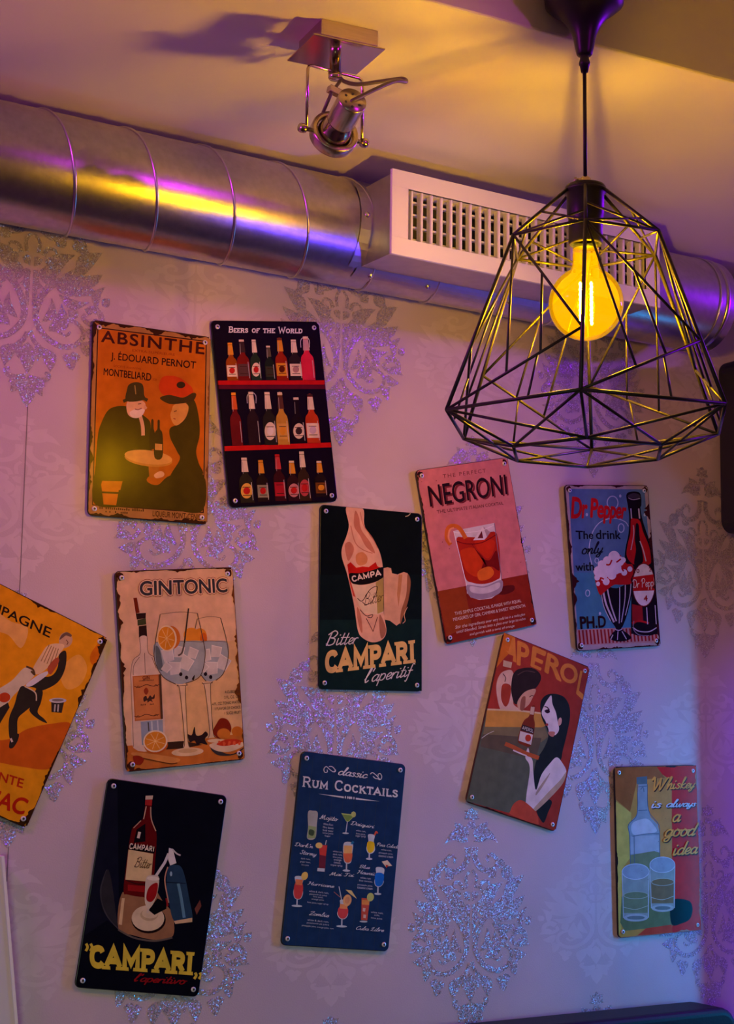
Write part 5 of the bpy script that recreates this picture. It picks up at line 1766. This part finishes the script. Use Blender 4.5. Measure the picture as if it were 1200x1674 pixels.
for t, q, lines in (
    ('Mojito', [(374, 566), (504, 584), (498, 616), (368, 598)], [('White Rum', 398, 630, 470), ('Mint leaves', 396, 654, 474), ('Soda water', 394, 676, 474), ('Lime Juice', 394, 698, 472), ('Sugar', 408, 720, 452)]),
    ('Daiquiri', [(606, 616), (780, 644), (774, 670), (600, 642)], [('white rum,', 644, 680, 716), ('lime juice,', 644, 704, 714), ('sugar syrup', 640, 722, 716)]),
    ('Pina Colada', [(800, 778), (966, 800), (962, 824), (796, 802)], [('white rum,', 832, 824, 910), ('pineapple juice,', 814, 848, 918), ('coconut cream', 812, 870, 920)]),
    ("Dark'n", [(182, 776), (318, 794), (314, 820), (178, 802)], []),
    ('Stormy', [(222, 832), (344, 850), (338, 880), (218, 862)], [('dark rum,', 228, 890, 298), ('ginger beer,', 220, 914, 300), ('lime juice', 232, 938, 286)]),
    ('Mai Tai', [(444, 1000), (624, 1012), (620, 1036), (440, 1024)], [('white rum,', 468, 836, 538), ('dark rum,', 468, 858, 538), ('lime juice,', 468, 880, 536), ('orange', 474, 902, 530), ('curacao,', 474, 922, 526), ('orgeat syrup', 450, 940, 538)]),
    ('Blue', [(668, 944), (744, 954), (740, 978), (664, 968)], []),
    ('Hawaii', [(652, 984), (782, 1000), (778, 1026), (648, 1010)], [('white rum', 672, 1034, 750), ('blue curacao,', 664, 1056, 764), ('pineapple juice,', 652, 1088, 764), ('coconut cream', 650, 1108, 764)]),
    ('Hurricane', [(280, 1070), (474, 1094), (470, 1118), (276, 1094)], [('white & dark rum,', 286, 1136, 434), ('passionfruit juice', 290, 1158, 420), ('lime juice,', 318, 1178, 392), ('orange juice,', 306, 1196, 400), ('lime juice, sugar syrup', 274, 1220, 432)]),
    ('Zombie', [(290, 1294), (436, 1312), (430, 1340), (284, 1322)], [('white & dark rum,', 274, 1352, 434), ('passionfruit juice', 270, 1374, 436), ('pineapple juice, orange juice, rum', 232, 1394, 470)]),
    ('Cuba Libre', [(640, 1406), (848, 1424), (842, 1450), (634, 1432)], [('white rum,', 750, 1294, 842), ('cola,', 776, 1316, 816), ('lime juice', 752, 1338, 834)]),
):
    s.strokes(W1, t, q, 'hand', 0.1, shear=0.2)
    for tx, x0, y, x1 in lines:
        s.text((196, 200, 206), tx, [(x0, y), (x1, y + (x1 - x0) * 0.11), (x1 - 1, y + 15 + (x1 - x0) * 0.11), (x0 - 1, y + 15)], 0.0)
s.finish()

# ---- whiskey sign
s = Sign('whiskey', 'olive and dark red tin sign with a pale bottle and two glasses, far right', 2.0400, -0.1831, 1.17,
         [(100, 122), (815, 112), (858, 1520), (145, 1582)], (26, 22, 30), 21)
s.ground((190, 146, 66))
s.poly((205, 10, 16), [(600, 124), (812, 116), (856, 1516), (606, 1560)])
s.poly((205, 10, 16), [(470, 126), (620, 124), (620, 250), (560, 220), (500, 180)])
s.poly((206, 184, 84), [(118, 420), (250, 520), (246, 900), (170, 1000), (170, 1500), (142, 1560)])
s.poly((160, 96, 44), [(104, 128), (470, 126), (540, 220), (300, 240), (240, 510), (110, 400)])
s.poly((196, 140, 66), [(300, 240), (540, 220), (600, 300), (604, 900), (480, 900), (480, 640), (400, 540), (300, 520)])
s.poly((104, 120, 76), [(170, 1230), (604, 1230), (608, 1480), (200, 1520), (160, 1450)])
s.blob((14, 14, 20), [(600, 1270), (740, 1266), (780, 1330), (760, 1420), (690, 1460), (600, 1465)])
PB, PL = (140, 158, 164), (186, 196, 200)
s.poly((92, 112, 116), [(294, 214), (386, 206), (388, 272), (296, 276)])
s.poly(PB, [(310, 276), (384, 272), (398, 500), (420, 560), (480, 620), (496, 700), (496, 890), (240, 900), (236, 700), (224, 640), (250, 590), (298, 540)])
s.blob(PL, [(270, 600), (380, 570), (440, 620), (470, 680), (380, 700), (280, 710), (250, 660)])
s.poly((166, 178, 184), [(246, 720), (490, 712), (490, 860), (242, 870)])
s.poly((118, 132, 92), [(240, 880), (450, 846), (494, 860), (500, 1100), (480, 1240), (260, 1250), (244, 1100)])
for pts in ([(300, 280), (300, 530), (226, 620), (236, 720), (246, 1000)], [(388, 274), (400, 500), (486, 620), (496, 720), (498, 1000)], [(310, 500), (390, 496)], [(310, 296), (384, 290)], [(260, 720), (380, 700), (490, 700)], [(276, 720), (280, 960)], [(330, 320), (350, 300), (360, 340)]):
    s.line((84, 104, 118), pts, 6)
for cx, yt, yb, rx, ry, fill, fy in ((290, 1020, 1410, 116, 66, (120, 134, 96), 1220), (520, 964, 1330, 108, 66, (128, 108, 70), 1110)):
    s.poly((146, 160, 150), [(cx - rx, yt), (cx + rx, yt), (cx + rx - 4, yb), (cx - rx + 14, yb)])
    s.oval((150, 166, 176), (cx, yt), rx, ry)
    s.poly(fill, [(cx - rx + 10, fy), (cx + rx - 10, fy), (cx + rx - 12, yb - 40), (cx - rx + 16, yb - 40)])
    s.oval(fill, (cx + 4, fy), rx - 12, 30)
    s.oval((170, 180, 176), (cx + 4, yb), rx - 12, 32)
    s.oval((110, 124, 120), (cx + 4, yb), rx - 40, 16)
    s.ring((196, 206, 214), (cx, yt), rx, ry, 6)
    s.ring((170, 180, 160), (cx + 4, fy), rx - 12, 30, 5)
    s.line((186, 196, 200), [(cx - rx, yt), (cx - rx + 14, yb)], 6, smooth=False)
    s.line((186, 196, 200), [(cx + rx, yt), (cx + rx - 4, yb)], 6, smooth=False)
    s.line((176, 184, 160), [(cx - rx + 14, yb - 90), (cx, yb - 70), (cx + rx - 10, yb - 100)], 5)
s.poly((196, 64, 40), [(380, 1500), (600, 1470), (610, 1545), (300, 1570)])
s.specks((70, 50, 36), 40, 0.0007)
s.wear((170, 130, 110), 0.7, 'br', 0.005, 40, False)
s.wear((40, 24, 26), 0.6, 'tl', 0.004, 40, False)
s.cur = 'lettering'
YL = (240, 160, 60)
for col, t, q in ((YL, 'Whiskey', [(400, 216), (800, 226), (786, 308), (420, 322)]), ((206, 206, 214), 'is always', [(410, 404), (808, 412), (798, 466), (416, 478)]), (YL, 'a', [(596, 478), (664, 476), (660, 594), (596, 600)]),
                  (YL, 'good', [(530, 606), (800, 602), (784, 714), (528, 724)]), (YL, 'idea', [(606, 770), (812, 764), (806, 868), (600, 882)])):
    s.strokes((60, 26, 22), t, [(x + 7, y + 9) for x, y in q], 'hand', 0.11, shear=0.25)
    s.strokes(col, t, q, 'hand', 0.105, shear=0.25)
s.finish()

# ---- dark still life sign, lower left
s = Sign('still', 'black tin sign with a red bottle, blue siphon and yellow capitals, lowest at the left', 1.0410, -0.2170, -7.75,
         [(310, 95), (1112, 212), (915, 1562), (80, 1502)], (14, 14, 22), 23)
s.ground((11, 13, 24))
s.poly((20, 22, 36), [(310, 110), (372, 150), (380, 900), (380, 1100), (300, 1050), (150, 1150), (210, 700)])
s.line((60, 58, 62), [(300, 710), (258, 850), (290, 1000), (380, 1110)], 10)
s.blob((44, 42, 46), [(300, 710), (330, 780), (360, 1000), (370, 1090), (300, 1010), (262, 880)])
s.blob((150, 104, 70), [(400, 870), (520, 880), (600, 900), (690, 940), (742, 1010), (745, 1150), (640, 1180), (480, 1150), (376, 1100)])
s.poly((150, 104, 70), [(404, 860), (640, 860), (700, 960), (742, 1120), (376, 1110)])
s.line((96, 84, 74), [(376, 1112), (480, 1165), (620, 1186), (740, 1164)], 12)
s.poly((214, 176, 128), [(400, 900), (420, 900), (400, 1080), (378, 1076)])
RB = (96, 14, 16)
s.blob(RB, [(562, 270), (600, 272), (598, 360), (620, 420), (634, 470), (632, 560), (600, 880), (540, 892), (440, 876), (412, 846), (440, 600), (462, 470), (480, 420), (540, 370)])
s.poly((20, 12, 18), [(500, 440), (560, 400), (560, 520), (480, 530)])
s.poly((206, 180, 150), [(562, 214), (612, 212), (608, 238), (560, 240)])
s.poly((170, 40, 36), [(560, 240), (606, 240), (602, 280), (558, 276)])
s.line((196, 156, 120), [(548, 370), (566, 284)], 7, smooth=False)
s.line((196, 156, 120), [(596, 288), (600, 370), (630, 450)], 7)
s.line((196, 156, 120), [(530, 380), (480, 430)], 6, smooth=False)
s.poly((220, 200, 170), [(512, 454), (530, 458), (520, 500), (502, 496)])
s.poly((18, 12, 14), [(452, 534), (628, 560), (620, 600), (446, 574)])
s.poly((216, 184, 130), [(446, 574), (612, 602), (596, 790), (424, 776)])
s.line((50, 20, 20), [(430, 780), (510, 806), (590, 800)], 8)
s.poly((146, 26, 26), [(440, 810), (560, 820), (552, 860), (440, 850)])
SB = (38, 62, 84)
s.blob(SB, [(716, 690), (760, 676), (800, 690), (826, 760), (850, 880), (876, 1040), (820, 1060), (750, 1050), (720, 940), (700, 800)])
s.line((90, 130, 150), [(780, 800), (800, 900), (820, 1030)], 20)
s.line((20, 30, 44), [(700, 792), (830, 800)], 6, smooth=False)
s.oval((150, 180, 190), (732, 736), 8, 16)
s.poly((206, 170, 126), [(750, 1052), (874, 1030), (874, 1058), (760, 1072)])
s.line((196, 140, 110), [(710, 690), (690, 780), (716, 930)], 8)
s.line((206, 196, 190), [(716, 600), (690, 660), (630, 750)], 18, smooth=False)
s.poly((216, 206, 196), [(718, 562), (744, 570), (768, 664), (726, 680), (712, 640)])
s.line((196, 186, 176), [(740, 570), (770, 600), (796, 612)], 10)
s.line((150, 30, 34), [(700, 900), (708, 946), (630, 996)], 12, smooth=False)
s.oval((30, 16, 16), (580, 1044), 116, 92)
s.oval((216, 188, 150), (576, 1034), 110, 86)
s.oval((190, 160, 122), (584, 1012), 60, 40)
s.oval((216, 188, 150), (590, 1002), 54, 34)
s.poly((12, 10, 16), [(580, 980), (640, 900), (700, 930), (700, 970), (620, 1012)])
s.blob((206, 186, 160), [(566, 760), (610, 745), (650, 760), (640, 860), (610, 940), (578, 970), (556, 930), (556, 850)])
s.blob((150, 24, 26), [(572, 850), (600, 810), (642, 800), (632, 880), (600, 924), (566, 910)])
s.line((206, 186, 160), [(580, 960), (572, 1000)], 14, smooth=False)
s.oval((226, 210, 186), (612, 768), 42, 14, 4)
s.poly((110, 60, 50), [(890, 970), (926, 910), (936, 950), (904, 1010)])
s.cur = 'lettering'
s.cur = 'label_lettering'
s.strokes((226, 206, 170), 'CAMPARI', [(456, 530), (626, 552), (620, 592), (450, 570)], 'caps', 0.2)
s.strokes((90, 56, 40), 'Bitter', [(500, 620), (604, 640), (594, 700), (480, 690)], 'hand', 0.08, shear=0.2)
YW = (216, 186, 60)
s.cur = 'heading_lettering'
s.strokes(YW, 'CAMPARI', [(190, 1212), (896, 1262), (884, 1416), (188, 1372)], 'caps', 0.27, slab=True)
for x in (150, 180):
    s.line(YW, [(x + 8, 1206), (x + 18, 1230), (x + 6, 1256)], 18)
for x in (884, 916):
    s.line(YW, [(x + 8, 1398), (x + 16, 1416), (x + 2, 1440)], 18)
s.cur = 'script_lettering'
s.strokes((140, 20, 26), "l'aperitivo", [(490, 1406), (826, 1426), (818, 1476), (476, 1456)], 'hand', 0.12, shear=0.25)
s.finish((180, 180, 178))
